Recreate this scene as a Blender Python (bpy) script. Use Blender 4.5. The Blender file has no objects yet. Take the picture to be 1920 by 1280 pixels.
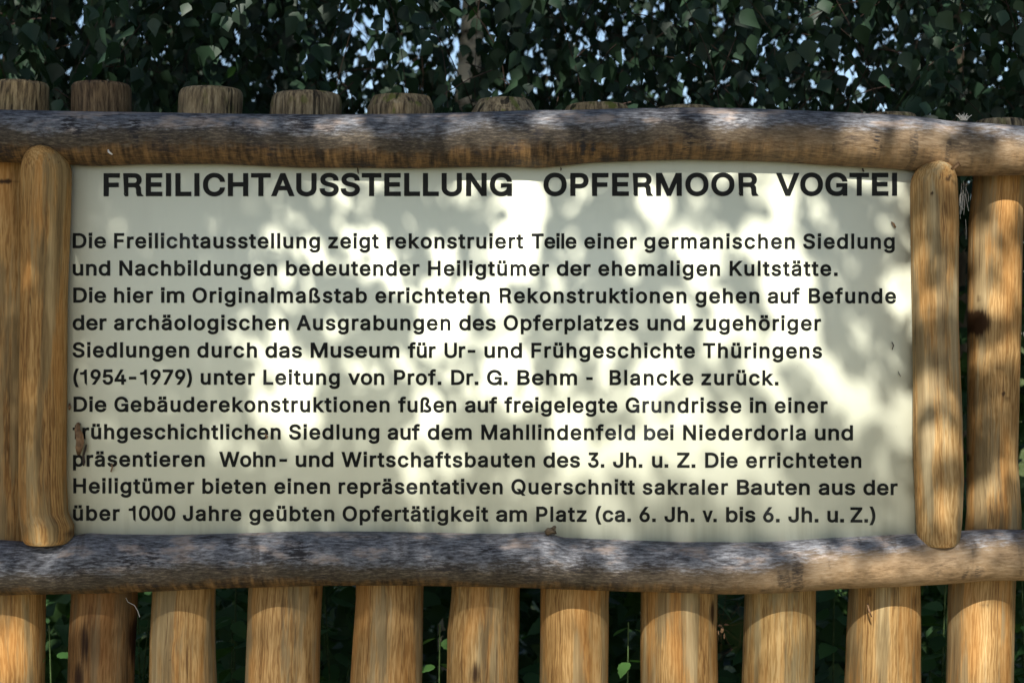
import bpy, math, random
import numpy as np
from mathutils import Vector, noise as mnoise
from mathutils.geometry import delaunay_2d_cdt

# ------------------------------------------------------------------ camera, sky, sun, exposure
scene = bpy.context.scene
COL = scene.collection
D = 2.8            # camera to the face of the sign, metres
ZC = 1.55          # eye height
cam = bpy.data.cameras.new('camera')
cam.sensor_width = 36.0
cam.lens = 36.0 * D / 1.92
cam.clip_start = 0.05
cam.clip_end = 2000.0
cam.dof.use_dof = True
cam.dof.focus_distance = D
cam.dof.aperture_fstop = 5.0
camera = bpy.data.objects.new('camera', cam)
camera.location = (0.0, -D, ZC)
camera.rotation_euler = (math.radians(90), 0, 0)
COL.objects.link(camera)
scene.camera = camera

SUN_EL, SUN_AZ = math.radians(40.0), math.radians(12.0)     # azimuth: to the left of straight behind the camera
SUN = Vector((-math.sin(SUN_AZ) * math.cos(SUN_EL), -math.cos(SUN_AZ) * math.cos(SUN_EL), math.sin(SUN_EL)))
world = bpy.data.worlds.new('World')
scene.world = world
world.use_nodes = True
wn = world.node_tree
bg = wn.nodes['Background']
sky = wn.nodes.new('ShaderNodeTexSky')
sky.sky_type = 'NISHITA'
sky.sun_disc = False
sky.sun_elevation = SUN_EL
sky.sun_rotation = math.atan2(SUN.x, SUN.y)
wn.links.new(sky.outputs[0], bg.inputs[0])
bg.inputs[1].default_value = 0.07
sl = bpy.data.lights.new('sun', 'SUN')
sl.energy = 4.6
sl.angle = math.radians(0.53)
sl.color = (1.0, 0.955, 0.88)
so = bpy.data.objects.new('sun', sl)
so.rotation_euler = (-SUN).to_track_quat('-Z', 'Y').to_euler()
so.location = (-3, -8, 8)
COL.objects.link(so)
scene.view_settings.view_transform = 'Standard'
scene.view_settings.look = 'None'
scene.view_settings.exposure = 1.3
scene.view_settings.gamma = 1.0
scene.view_settings.use_curve_mapping = False

rnd = random.Random(7)
rng = np.random.default_rng(11)

# ------------------------------------------------------------------ helpers
def at(px, py, depth=0.0):
    """measured photo position -> world point on the upright plane at the given depth (y)"""
    k = (D + depth) / D
    return ((px - 960.0) / 1000.0 * k, depth, ZC + (640.0 - py) / 1000.0 * k)

def tag(o, label=None, cat=None, group=None, kind=None):
    if label: o['label'] = label
    if cat: o['category'] = cat
    if group: o['group'] = group
    if kind: o['kind'] = kind
    return o

def empty(name, loc, label, cat, group=None):
    o = bpy.data.objects.new(name, None)
    o.location = loc
    o.empty_display_size = 0.1
    COL.objects.link(o)
    return tag(o, label, cat, group)

def link(name, me, mat, parent=None):
    if mat is not None:
        me.materials.append(mat)
    o = bpy.data.objects.new(name, me)
    COL.objects.link(o)
    if parent is not None:
        o.parent = parent
        o.location = -Vector(parent.location)
    return o

def mesh_np(name, V, F, smooth=True, attrs=None):
    """V (n,3) array, F (m,k) int array with k corners per face, or a list of such arrays"""
    me = bpy.data.meshes.new(name)
    V = np.asarray(V, dtype=np.float32)
    groups = F if isinstance(F, list) else [F]
    groups = [np.asarray(g, dtype=np.int32) for g in groups if len(g)]
    loops = np.concatenate([g.ravel() for g in groups])
    tot = np.concatenate([np.full(len(g), g.shape[1], dtype=np.int32) for g in groups])
    start = np.concatenate([[0], np.cumsum(tot)[:-1]]).astype(np.int32)
    me.vertices.add(len(V))
    me.vertices.foreach_set('co', V.ravel())
    me.loops.add(len(loops))
    me.loops.foreach_set('vertex_index', loops)
    me.polygons.add(len(tot))
    me.polygons.foreach_set('loop_start', start)
    me.polygons.foreach_set('loop_total', tot)
    if smooth:
        me.polygons.foreach_set('use_smooth', np.ones(len(tot), dtype=bool))
    for k, (typ, arr) in (attrs or {}).items():
        a = me.attributes.new(k, typ, 'POINT')
        arr = np.asarray(arr, dtype=np.float32)
        a.data.foreach_set('value' if typ == 'FLOAT' else ('vector' if typ == 'FLOAT_VECTOR' else 'color'), arr.ravel())
    me.update(calc_edges=True)
    me.validate()
    return me

def interp(table, x):
    t = sorted(table)
    return float(np.interp(x, [a for a, _ in t], [b for _, b in t]))

def smoothstep(a, b, x):
    t = min(1.0, max(0.0, (x - a) / (b - a)))
    return t * t * (3 - 2 * t)

# ------------------------------------------------------------------ materials
class Nodes:
    def __init__(self, name):
        self.mat = bpy.data.materials.new(name)
        self.mat.use_nodes = True
        self.t = self.mat.node_tree
        self.bsdf = self.t.nodes['Principled BSDF']
        self.out = self.t.nodes['Material Output']
    def new(self, typ, **kw):
        n = self.t.nodes.new(typ)
        for k, v in kw.items(): setattr(n, k, v)
        return n
    def put(self, sock, v):
        if hasattr(v, 'is_output') or isinstance(v, bpy.types.NodeSocket): self.t.links.new(v, sock)
        else: sock.default_value = v
    def attr(self, name, out='Fac'):
        return self.new('ShaderNodeAttribute', attribute_name=name).outputs[out]
    def scale(self, vec, s):
        n = self.new('ShaderNodeVectorMath', operation='MULTIPLY')
        self.put(n.inputs[0], vec); n.inputs[1].default_value = s
        return n.outputs[0]
    def noise(self, vec, s=(1, 1, 1), detail=3.0, rough=0.55, dist=0.0):
        n = self.new('ShaderNodeTexNoise')
        self.put(n.inputs['Vector'], self.scale(vec, s))
        n.inputs['Scale'].default_value = 1.0
        n.inputs['Detail'].default_value = detail
        n.inputs['Roughness'].default_value = rough
        n.inputs['Distortion'].default_value = dist
        return n.outputs['Fac']
    def math(self, op, a, b=0.0, clamp=False):
        n = self.new('ShaderNodeMath', operation=op, use_clamp=clamp)
        self.put(n.inputs[0], a); self.put(n.inputs[1], b)
        return n.outputs[0]
    def smooth(self, v, a, b):
        n = self.new('ShaderNodeMapRange', interpolation_type='SMOOTHSTEP')
        self.put(n.inputs[0], v)
        n.inputs[1].default_value = a; n.inputs[2].default_value = b
        return n.outputs[0]
    def ramp(self, v, stops):
        n = self.new('ShaderNodeValToRGB')
        e = n.color_ramp.elements
        while len(e) < len(stops): e.new(0.5)
        for el, (p, c) in zip(e, stops):
            el.position = p; el.color = (*c, 1.0)
        self.put(n.inputs[0], v)
        return n.outputs[0]
    def mix(self, f, a, b, mode='MIX'):
        n = self.new('ShaderNodeMix', data_type='RGBA', blend_type=mode)
        self.put(n.inputs[0], f)
        for s, v in ((n.inputs[6], a), (n.inputs[7], b)):
            if isinstance(v, tuple): v = (*v, 1.0) if len(v) == 3 else v
            self.put(s, v)
        return n.outputs[2]
    def bump(self, h, strength, dist):
        n = self.new('ShaderNodeBump')
        n.inputs['Strength'].default_value = strength
        n.inputs['Distance'].default_value = dist
        self.put(n.inputs['Height'], h)
        self.put(self.bsdf.inputs['Normal'], n.outputs[0])
    def finish(self, col, rough=0.6, spec=0.3):
        self.put(self.bsdf.inputs['Base Color'], col if not isinstance(col, tuple) else (*col, 1.0))
        self.put(self.bsdf.inputs['Roughness'], rough)
        self.put(self.bsdf.inputs['Specular IOR Level'], spec)
        return self.mat

def peeled_wood():
    n = Nodes('peeled_wood')
    P = n.attr('wood', 'Vector')
    fib = n.noise(P, (330, 330, 9), 5, 0.7)
    cell = n.noise(P, (50, 50, 3.0), 3, 0.6, 0.4)
    big = n.noise(P, (24, 24, 2.6), 4, 0.6)
    warm = n.noise(P, (22, 22, 3.2), 2)
    w = n.new('ShaderNodeTexWave', wave_type='RINGS', rings_direction='Z', wave_profile='SIN')
    n.put(w.inputs['Vector'], n.scale(P, (1, 1, 0.10)))
    w.inputs['Scale'].default_value = 60; w.inputs['Distortion'].default_value = 9.0
    w.inputs['Detail'].default_value = 3; w.inputs['Detail Scale'].default_value = 3.0
    v = n.math('ADD', n.math('MULTIPLY', fib, 0.20), n.math('ADD', n.math('MULTIPLY', cell, 0.60), n.math('MULTIPLY', w.outputs['Fac'], 0.20)))
    col = n.ramp(v, [(0.26, (0.085, 0.044, 0.018)), (0.39, (0.185, 0.106, 0.042)), (0.50, (0.255, 0.160, 0.070)), (0.62, (0.325, 0.216, 0.104)), (0.78, (0.42, 0.305, 0.17))])
    col = n.mix(n.smooth(warm, 0.46, 0.66), col, n.mix(0.38, col, (0.34, 0.16, 0.045)))
    gray = n.ramp(cell, [(0.3, (0.075, 0.060, 0.036)), (0.55, (0.185, 0.155, 0.100)), (0.75, (0.30, 0.26, 0.18))])
    col = n.mix(n.math('MULTIPLY', n.smooth(n.math('ADD', big, n.math('MULTIPLY', n.math('SUBTRACT', fib, 0.5), 0.25)), 0.485, 0.60), 0.72), col, gray)
    crack = n.smooth(n.noise(P, (260, 260, 3.5), 3, 0.55, 0.2), 0.62, 0.69)
    gate = n.smooth(n.noise(P, (12, 12, 5), 1), 0.45, 0.6)
    crack = n.math('MULTIPLY', crack, gate)
    col = n.mix(n.math('MULTIPLY', crack, 0.72), col, (0.06, 0.03, 0.014))
    # old grey sawn tops, split and mossy
    wt = n.smooth(n.math('ADD', n.attr('weather'), n.math('MULTIPLY', n.math('SUBTRACT', cell, 0.5), 0.5)), 0.3, 0.75)
    old = n.ramp(n.noise(P, (150, 150, 20), 5, 0.68), [(0.32, (0.022, 0.018, 0.013)), (0.43, (0.105, 0.080, 0.055)), (0.55, (0.21, 0.165, 0.110)), (0.72, (0.36, 0.305, 0.225))])
    moss = n.smooth(n.noise(P, (40, 40, 25), 3), 0.56, 0.66)
    old = n.mix(n.math('MULTIPLY', moss, n.attr('moss')), old, (0.09, 0.105, 0.022))
    deep = n.smooth(n.noise(P, (75, 75, 1.0), 1), 0.645, 0.675)
    old = n.mix(n.math('MULTIPLY', deep, 0.8), old, (0.006, 0.005, 0.004))
    col = n.mix(wt, col, old)
    st = n.attr('stain')
    col = n.mix(n.math('MULTIPLY', n.smooth(n.math('ADD', st, n.math('ADD', n.math('MULTIPLY', n.math('SUBTRACT', cell, 0.5), 1.2), n.math('MULTIPLY', n.math('SUBTRACT', fib, 0.5), 0.8))), 0.28, 0.72), n.smooth(st, 0.04, 0.3)), col, (0.035, 0.018, 0.009))
    oi = n.new('ShaderNodeObjectInfo')
    col = n.mix(1.0, n.mix(1.0, col, oi.outputs['Color'], 'MULTIPLY'), (1.0, 0.98, 0.88), 'MULTIPLY')
    h = n.math('SUBTRACT', n.math('ADD', n.math('MULTIPLY', fib, 0.5), n.math('MULTIPLY', v, 0.7)), n.math('ADD', crack, n.math('MULTIPLY', n.math('MULTIPLY', deep, wt), 1.5)))
    n.bump(h, 0.45, 0.0018)
    return n.finish(col, n.math('ADD', 0.56, n.math('MULTIPLY', big, 0.2)), 0.14)

def rail_wood():
    n = Nodes('weathered_rail_wood')
    P = n.attr('wood', 'Vector')
    fleck = n.noise(P, (250, 250, 55), 5, 0.72)
    fine = n.noise(P, (520, 520, 110), 3, 0.6)
    big = n.noise(P, (13, 13, 6), 3, 0.6)
    tone = n.noise(P, (34, 34, 13), 4, 0.6)
    drip = n.noise(P, (14, 14, 105), 3, 0.6)
    drip2 = n.noise(P, (9, 9, 34), 2)
    gray = n.ramp(n.math('ADD', n.math('MULTIPLY', fleck, 0.75), n.math('MULTIPLY', tone, 0.25)),
                  [(0.36, (0.014, 0.014, 0.016)), (0.44, (0.055, 0.055, 0.060)), (0.52, (0.105, 0.108, 0.120)), (0.595, (0.165, 0.168, 0.178)), (0.74, (0.33, 0.33, 0.33))])
    gray = n.mix(n.smooth(tone, 0.5, 0.68), gray, n.mix(0.45, gray, (0.34, 0.24, 0.17)))
    tan = n.ramp(n.math('ADD', n.math('MULTIPLY', drip, 0.55), n.math('MULTIPLY', fleck, 0.45)),
                 [(0.37, (0.016, 0.010, 0.006)), (0.47, (0.062, 0.037, 0.017)), (0.57, (0.140, 0.080, 0.032)), (0.72, (0.25, 0.15, 0.066))])
    brown = n.ramp(n.math('ADD', n.math('MULTIPLY', fleck, 0.6), n.math('MULTIPLY', fine, 0.4)),
                   [(0.36, (0.015, 0.012, 0.009)), (0.50, (0.050, 0.040, 0.029)), (0.60, (0.098, 0.078, 0.055)), (0.74, (0.19, 0.155, 0.112))])
    # weather 1 = rain-washed upper side, 0 = sheltered underside that kept its orange
    wv = n.math('ADD', n.attr('weather'), n.math('ADD', n.math('MULTIPLY', n.math('SUBTRACT', big, 0.5), 0.75), n.math('MULTIPLY', n.math('SUBTRACT', fleck, 0.5), 0.5)))
    col = n.mix(n.smooth(wv, 0.24, 0.44), tan, brown)
    col = n.mix(n.smooth(wv, 0.56, 0.80), col, gray)
    fresh = n.ramp(n.math('ADD', n.math('MULTIPLY', fleck, 0.6), n.math('MULTIPLY', tone, 0.4)), [(0.36, (0.13, 0.082, 0.042)), (0.5, (0.27, 0.180, 0.098)), (0.68, (0.41, 0.30, 0.185))])
    col = n.mix(n.math('MULTIPLY', n.attr('fresh'), n.smooth(n.math('SUBTRACT', 1.15, wv), 0.25, 0.8)), col, fresh)
    mold = n.math('MULTIPLY', n.smooth(n.noise(P, (20, 20, 15), 3, 0.6), 0.535, 0.66), n.smooth(fleck, 0.62, 0.42))
    mold = n.math('MULTIPLY', mold, n.math('SUBTRACT', 1.0, n.math('MULTIPLY', n.attr('fresh'), 0.7)))
    col = n.mix(n.math('MULTIPLY', mold, 0.72), col, (0.016, 0.015, 0.018))
    run = n.math('MULTIPLY', n.smooth(drip2, 0.62, 0.70), n.smooth(fine, 0.65, 0.4))
    col = n.mix(n.math('MULTIPLY', run, 0.75), col, (0.028, 0.022, 0.018))
    st = n.attr('stain')
    col = n.mix(n.math('MULTIPLY', n.smooth(n.math('ADD', n.math('MULTIPLY', st, 0.75), n.math('MULTIPLY', n.math('SUBTRACT', 0.5, fleck), 2.6)), 0.3, 0.7), n.smooth(st, 0.05, 0.5)), col, (0.018, 0.016, 0.017))
    h = n.math('ADD', n.math('MULTIPLY', fleck, 0.8), n.math('MULTIPLY', fine, 0.35))
    n.bump(h, 0.6, 0.0024)
    return n.finish(col, 0.66, 0.18)

def panel_plastic():
    n = Nodes('cream_sign_face')
    tc = n.new('ShaderNodeTexCoord').outputs['Object']
    dirt = n.noise(tc, (3, 3, 3), 4, 0.6)
    smear = n.noise(tc, (14, 1, 3.5), 3, 0.6)
    speck = n.smooth(n.noise(tc, (160, 1, 160), 2), 0.72, 0.78)
    col = n.mix(n.smooth(dirt, 0.35, 0.75), (0.685, 0.70, 0.56), (0.645, 0.66, 0.52))
    col = n.mix(n.math('MULTIPLY', n.smooth(smear, 0.5, 0.8), 0.18), col, (0.50, 0.49, 0.40))
    col = n.mix(n.math('MULTIPLY', speck, 0.35), col, (0.25, 0.22, 0.16))
    sep = n.new('ShaderNodeSeparateXYZ')
    n.put(sep.inputs[0], tc)
    runs = n.noise(tc, (38, 1, 2.2), 3, 0.6)
    low = n.math('MULTIPLY', n.smooth(sep.outputs[2], 1.30, 1.17), n.smooth(runs, 0.42, 0.68))
    col = n.mix(n.math('MULTIPLY', low, 0.35), col, (0.42, 0.42, 0.30))
    top = n.math('MULTIPLY', n.smooth(sep.outputs[2], 1.72, 1.90), n.smooth(runs, 0.52, 0.74))
    col = n.mix(n.math('MULTIPLY', top, 0.22), col, (0.42, 0.40, 0.31))
    n.bump(n.noise(tc, (5, 1, 5), 2), 0.06, 0.004)
    return n.finish(col, n.math('ADD', 0.40, n.math('MULTIPLY', smear, 0.2)), 0.16)

def vinyl():
    n = Nodes('black_lettering_vinyl')
    tc = n.new('ShaderNodeTexCoord').outputs['Object']
    sky_sheen = n.smooth(n.noise(tc, (5.5, 1, 9), 2), 0.60, 0.74)  # paler bluish patches paint sky reflections into the black letters
    col = n.mix(sky_sheen, (0.0035, 0.004, 0.0035), (0.018, 0.020, 0.022))
    return n.finish(col, 0.45, 0.12)

def leaf_mat(name, rough=0.5, spec=0.28, trans=0.30):
    n = Nodes(name)
    c = n.attr('tint', 'Color')
    n.finish((0, 0, 0), rough, spec)
    n.put(n.bsdf.inputs['Base Color'], c)
    tr = n.new('ShaderNodeBsdfTranslucent')
    tc = n.mix(1.0, c, (1.0, 1.25, 0.5), 'MULTIPLY')
    n.put(tr.inputs['Color'], tc)
    mx = n.new('ShaderNodeMixShader')
    mx.inputs[0].default_value = trans
    n.t.links.new(n.bsdf.outputs[0], mx.inputs[1])
    n.t.links.new(tr.outputs[0], mx.inputs[2])
    n.t.links.new(mx.outputs[0], n.out.inputs[0])
    return n.mat

def bark_mat(name, dark, light, scl):
    n = Nodes(name)
    tc = n.new('ShaderNodeTexCoord').outputs['Object']
    a = n.noise(tc, scl, 4, 0.65)
    col = n.ramp(a, [(0.34, dark), (0.44, tuple(0.5 * (x + y) for x, y in zip(dark, light))), (0.54, light)])
    n.bump(a, 0.6, 0.01)
    return n.finish(col, 0.8, 0.15)

def plain(name, c, rough=0.6, spec=0.2, vary=0.35, scl=120):
    n = Nodes(name)
    tc = n.new('ShaderNodeTexCoord').outputs['Object']
    a = n.noise(tc, (scl, scl, scl), 3)
    col = n.ramp(a, [(0.3, tuple(x * (1 - vary) for x in c)), (0.7, tuple(min(1, x * (1 + vary)) for x in c))])
    return n.finish(col, rough, spec)

def ground_mat():
    n = Nodes('meadow_ground')
    tc = n.new('ShaderNodeTexCoord').outputs['Object']
    a = n.noise(tc, (1.2, 1.2, 1.2), 5)
    b = n.noise(tc, (45, 45, 45), 4)
    col = n.ramp(n.math('ADD', n.math('MULTIPLY', a, 0.4), n.math('MULTIPLY', b, 0.6)), [(0.35, (0.035, 0.045, 0.012)), (0.5, (0.055, 0.075, 0.02)), (0.7, (0.13, 0.12, 0.055))])
    n.bump(b, 0.8, 0.03)
    return n.finish(col, 0.9, 0.1)

M_PICKET, M_RAIL, M_PANEL, M_VINYL = peeled_wood(), rail_wood(), panel_plastic(), vinyl()
M_LEAF = leaf_mat('birch_leaf')
M_NETTLE = leaf_mat('nettle_leaf', 0.5, 0.35, 0.25)
M_TWIG = plain('twig_bark', (0.035, 0.022, 0.017), 0.7, 0.15)
M_BIRCH = bark_mat('pale_birch_bark', (0.07, 0.055, 0.04), (0.80, 0.70, 0.54), (9, 9, 14))
M_BARK = bark_mat('dark_tree_bark', (0.018, 0.014, 0.010), (0.10, 0.08, 0.055), (12, 12, 3))
M_STEM = plain('nettle_stem', (0.055, 0.09, 0.03))
M_DRY = plain('dry_leaf_brown', (0.16, 0.095, 0.05), 0.7, 0.2, 0.6, 90)
M_DARKBIT = plain('dark_debris', (0.035, 0.026, 0.02), 0.8)
M_RESIN = plain('amber_resin', (0.50, 0.27, 0.09), 0.12, 0.6, 0.2)
M_WEB = plain('cobweb_silk', (0.45, 0.44, 0.42), 0.5, 0.3, 0.1)
M_FLUFF = plain('pale_seed_fluff', (0.55, 0.52, 0.47), 0.8, 0.1, 0.2)

# ------------------------------------------------------------------ ground
gv = np.array([(-600, -600, 0), (600, -600, 0), (600, 600, 0), (-600, 600, 0)])
ground = link('ground', mesh_np('ground', gv, np.array([[0, 1, 2, 3]]), False), ground_mat())
tag(ground, 'grassy ground under and around the fence', kind='structure')

pm = Nodes('bounce_gravel')
ptc = pm.new('ShaderNodeTexCoord').outputs['Object']
pg = pm.noise(ptc, (90, 90, 90), 4, 0.7)
pcol = pm.ramp(pg, [(0.35, (0.20, 0.17, 0.125)), (0.55, (0.40, 0.36, 0.28)), (0.7, (0.55, 0.50, 0.41))])
pm.bump(pg, 0.8, 0.02)
pv = np.array([(-14, -6.5, .004), (14, -6.5, .004), (14, -.55, .004), (-14, -.55, .004)])  # unseen gravel strip, added to bounce sunlight up onto fence and sign
path = link('path', mesh_np('path', pv, np.array([[0, 1, 2, 3]]), False), pm.finish(pcol, 0.9, 0.1))
tag(path, 'unseen pale gravel path added in front of the fence to bounce light up', kind='structure')

# ------------------------------------------------------------------ logs
def log_mesh(name, stations, n_around, axis, weather, stain=None, moss=0.0, fresh=None, seed=0, rough=0.035, cap_lo=True, cap_hi=True):
    """stations: (s, cx, cy, cz, r) along the log; axis 'X' or 'Z'. Attributes keep the wood figure in log space."""
    off = Vector((rnd.uniform(-40, 40), rnd.uniform(-40, 40), rnd.uniform(-40, 40)))
    V, W, WE, ST, MO, FR = [], [], [], [], [], []
    for (s, cx, cy, cz, r) in stations:
        for k in range(n_around):
            a = 2 * math.pi * k / n_around
            ca, sa = math.cos(a), math.sin(a)
            q = Vector((ca * 1.15, sa * 1.15, s * 3.0)) + off
            q2 = Vector((ca * 5.0, sa * 5.0, s * 9.0)) + off
            q3 = Vector((ca * 14.0, sa * 14.0, s * 6.0)) + off
            rr = r * (1 + rough * mnoise.noise(q) + 0.4 * rough * mnoise.noise(q2) + 0.10 * rough * mnoise.noise(q3))
            if axis == 'Z': p = (cx + ca * rr, cy + sa * rr, cz)
            else: p = (cx, cy + ca * rr, cz + sa * rr)
            st = stain(s, a, p) if stain else 0.0
            V.append(p)
            W.append((ca * r + off.x, sa * r + off.y, s + off.z))
            WE.append(weather(s, a, p)); ST.append(st)
            MO.append(moss); FR.append(fresh(s, a, p) if fresh else 0.0)
    ns = len(stations)
    i = np.arange(ns - 1)[:, None] * n_around
    k = np.arange(n_around)[None, :]
    k2 = (k + 1) % n_around
    a0, a1, b0, b1 = i + k, i + k2, i + n_around + k, i + n_around + k2
    if axis == 'Z': F = np.stack([a0, a1, b1, b0], -1).reshape(-1, 4)
    else: F = np.stack([a0, a1, b1, b0], -1).reshape(-1, 4)
    T = []
    for do, base, s0, flip in ((cap_lo, 0, stations[0], True), (cap_hi, (ns - 1) * n_around, stations[-1], False)):
        if not do: continue
        c = len(V)
        V.append((s0[1], s0[2], s0[3])); W.append((off.x, off.y, s0[0] + off.z)); WE.append(WE[base]); ST.append(0); MO.append(moss); FR.append(0)
        for j in range(n_around):
            j2 = (j + 1) % n_around
            T.append((c, base + j2, base + j) if flip else (c, base + j, base + j2))
    return mesh_np(name, V, [F, np.array(T)], True, {'wood': ('FLOAT_VECTOR', W), 'weather': ('FLOAT', WE), 'stain': ('FLOAT', ST), 'moss': ('FLOAT', MO), 'fresh': ('FLOAT', FR)})

fence = empty('wooden_fence', (0, 0.09, 0), 'rustic palisade fence of peeled round pickets with two weathered log rails', 'fence')

RAIL_Y = -0.009
def rail(top, bottom, weather_bias, fresh, spots):
    k = (D + RAIL_Y) / D
    st = []
    x = -660.0
    while x <= 2560:
        u, l = interp(top, x), interp(bottom, x)
        r = (l - u) / 2000.0 * k
        c = at(x, (u + l) / 2, RAIL_Y)
        st.append((c[0], c[0], c[1] + 0.0, c[2], r))
        x += 6.0
    # light smoothing of the measured outline
    arr = np.array(st)
    ker = np.array([1, 2, 3, 2, 1]) / 9.0
    for col in (3, 4):
        pad = np.pad(arr[:, col], 2, mode='edge')
        arr[:, col] = np.convolve(pad, ker, 'valid')
    st = [tuple(v) for v in arr]
    def wea(s, a, p):
        up = math.sin(a)                                  # +1 on the upper side
        return 0.5 + 0.5 * up + weather_bias(s)
    def stn(s, a, p):
        v = 0.0
        for (px, py, rx, ry, str_) in spots:
            X, _, Z = at(px, py, RAIL_Y - 0.03)
            if math.cos(a) < 0.2:
                v = max(v, str_ * math.exp(-((p[0] - X) / rx) ** 2 - ((p[2] - Z) / ry) ** 2))
        return v
    return log_mesh('rail', st, 72, 'X', wea, stn, 0.0, fresh, rough=0.02)

TOP_U = [(-120, 205), (0, 206), (200, 210), (400, 214), (600, 216), (800, 214), (1000, 207), (1060, 207), (1180, 203.5), (1283, 202), (1397, 204), (1535, 210), (1672, 216), (1724, 220), (1776, 227), (1844, 231), (1920, 237), (2040, 242)]
TOP_L = [(-120, 303), (0, 304), (130, 308), (172, 311), (275, 308), (412, 308), (481, 311), (567, 314.5), (660, 314.5), (767, 315.5), (905, 313), (974, 313), (1010, 315), (1042, 312), (1111, 305), (1214, 301), (1290, 299), (1329, 300), (1397, 301), (1466, 303.5), (1569, 311), (1672, 316), (1740, 322), (1796, 330), (1879, 329), (1920, 328), (2040, 330)]
BOT_U = [(-120, 1010), (0, 1012), (45, 1015), (103, 1013), (137, 1005), (158, 999), (206, 1001.5), (275, 1002), (344, 1002.6), (447, 1000), (550, 996), (653, 996), (733, 997), (836, 999), (939, 1000.5), (965, 999.5), (1000, 996.5), (1030, 998), (1044, 1004), (1060, 1008), (1146, 1011), (1283, 1016), (1432, 1016), (1535, 1010), (1638, 1005), (1707, 1001.5), (1770, 1000), (1810, 995), (1844, 992), (1920, 993), (2040, 995)]
BOT_L = [(-120, 1117), (0, 1115), (103, 1113), (206, 1111), (309, 1107), (412, 1102), (516, 1099.5), (619, 1097), (767, 1097), (836, 1098.5), (939, 1100), (1042, 1103), (1146, 1107), (1283, 1110), (1363, 1113), (1466, 1110.5), (1569, 1103), (1672, 1100), (1776, 1094), (1844, 1088), (1913, 1087), (2040, 1086)]
spots_top = [(135, 235, .020, .018, 1.0), (150, 250, .014, .012, .9), (255, 240, .016, .025, 1.0), (260, 262, .010, .02, .9), (560, 236, .035, .02, .9), (575, 222, .02, .01, .8), (755, 255, .01, .01, .6), (1092, 270, .006, .03, 1.0), (1112, 280, .005, .018, .9), (1300, 232, .05, .02, .55), (1290, 265, .012, .025, .8), (1505, 215, .03, .01, .5), (1640, 268, .008, .03, .7)]
spots_bot = [(245, 1050, .03, .02, .7), (290, 1045, .02, .02, .7), (560, 1032, .03, .022, .9), (420, 1062, .02, .012, .6), (915, 1030, .02, .012, .7), (1085, 1062, .03, .012, .7), (1100, 1045, .02, .01, .5), (1490, 1052, .007, .035, .6), (1430, 1040, .012, .01, .5)]
r1 = link('rail', rail(TOP_U, TOP_L, lambda s: 0.05 - 0.14 * smoothstep(0.45, 0.95, s), lambda s, a, p: 0.55 * smoothstep(0.15, 0.85, s), spots_top), M_RAIL, fence)
r2 = link('rail', rail(BOT_U, BOT_L, lambda s: 0.19 - 0.31 * smoothstep(0.25, 0.85, s), lambda s, a, p: 0.9 * smoothstep(0.1, 0.75, s), spots_bot), M_RAIL, fence)
r1['label'] = 'weathered upper log rail running above the sign'
r2['label'] = 'weathered lower log rail running below the sign'

# torn bark stub on the lower rail
def blob(name, c, rx, ry, rz, seed, amp=0.35, nu=14, nv=9):
    V = []
    for j in range(nv + 1):
        th = math.pi * j / nv
        for i in range(nu):
            ph = 2 * math.pi * i / nu
            d = Vector((math.sin(th) * math.cos(ph), math.sin(th) * math.sin(ph), math.cos(th)))
            f = 1 + amp * mnoise.noise(d * 2.1 + Vector((seed * 3.1, seed, 0)))
            V.append((c[0] + d.x * rx * f, c[1] + d.y * ry * f, c[2] + d.z * rz * f))
    F = []
    for j in range(nv):
        for i in range(nu):
            F.append((j * nu + i, (j + 1) * nu + i, (j + 1) * nu + (i + 1) % nu, j * nu + (i + 1) % nu))
    return V, F

def join_parts(parts):
    V, F = [], []
    for v, f in parts:
        o = len(V)
        V += list(v)
        F += [tuple(i + o for i in q) for q in f]
    return V, F

c = at(1026, 1000, -0.03)
p1 = blob('b', (c[0], c[1], c[2] - .005), .040, .028, .0085, 3, .35)
c2 = at(1032, 995, -0.025)
p2 = blob('b', c2, .0105, .009, .0060, 8, .8)
c3 = at(1039, 989, -0.032)
p3 = blob('b', (c3[0], c3[1], c3[2]), .004, .004, .0035, 5, .7)
V, F = join_parts([p2, p3])
WV = [((v[2] - c[2]) + 3, (v[1]) + 5, v[0] + 9) for v in V]
me = mesh_np('branch_stub', V, np.array(F), True, {'wood': ('FLOAT_VECTOR', WV), 'weather': ('FLOAT', [0.5] * len(V)), 'stain': ('FLOAT', [0] * len(V)), 'fresh': ('FLOAT', [0.25] * len(V))})
stub = link('branch_stub', me, M_RAIL)
stub.parent = r2
stub.location = -Vector(r2.location) - Vector(fence.location)

# ------------------------------------------------------------------ pickets
PICK_FRONT = 0.022
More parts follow.
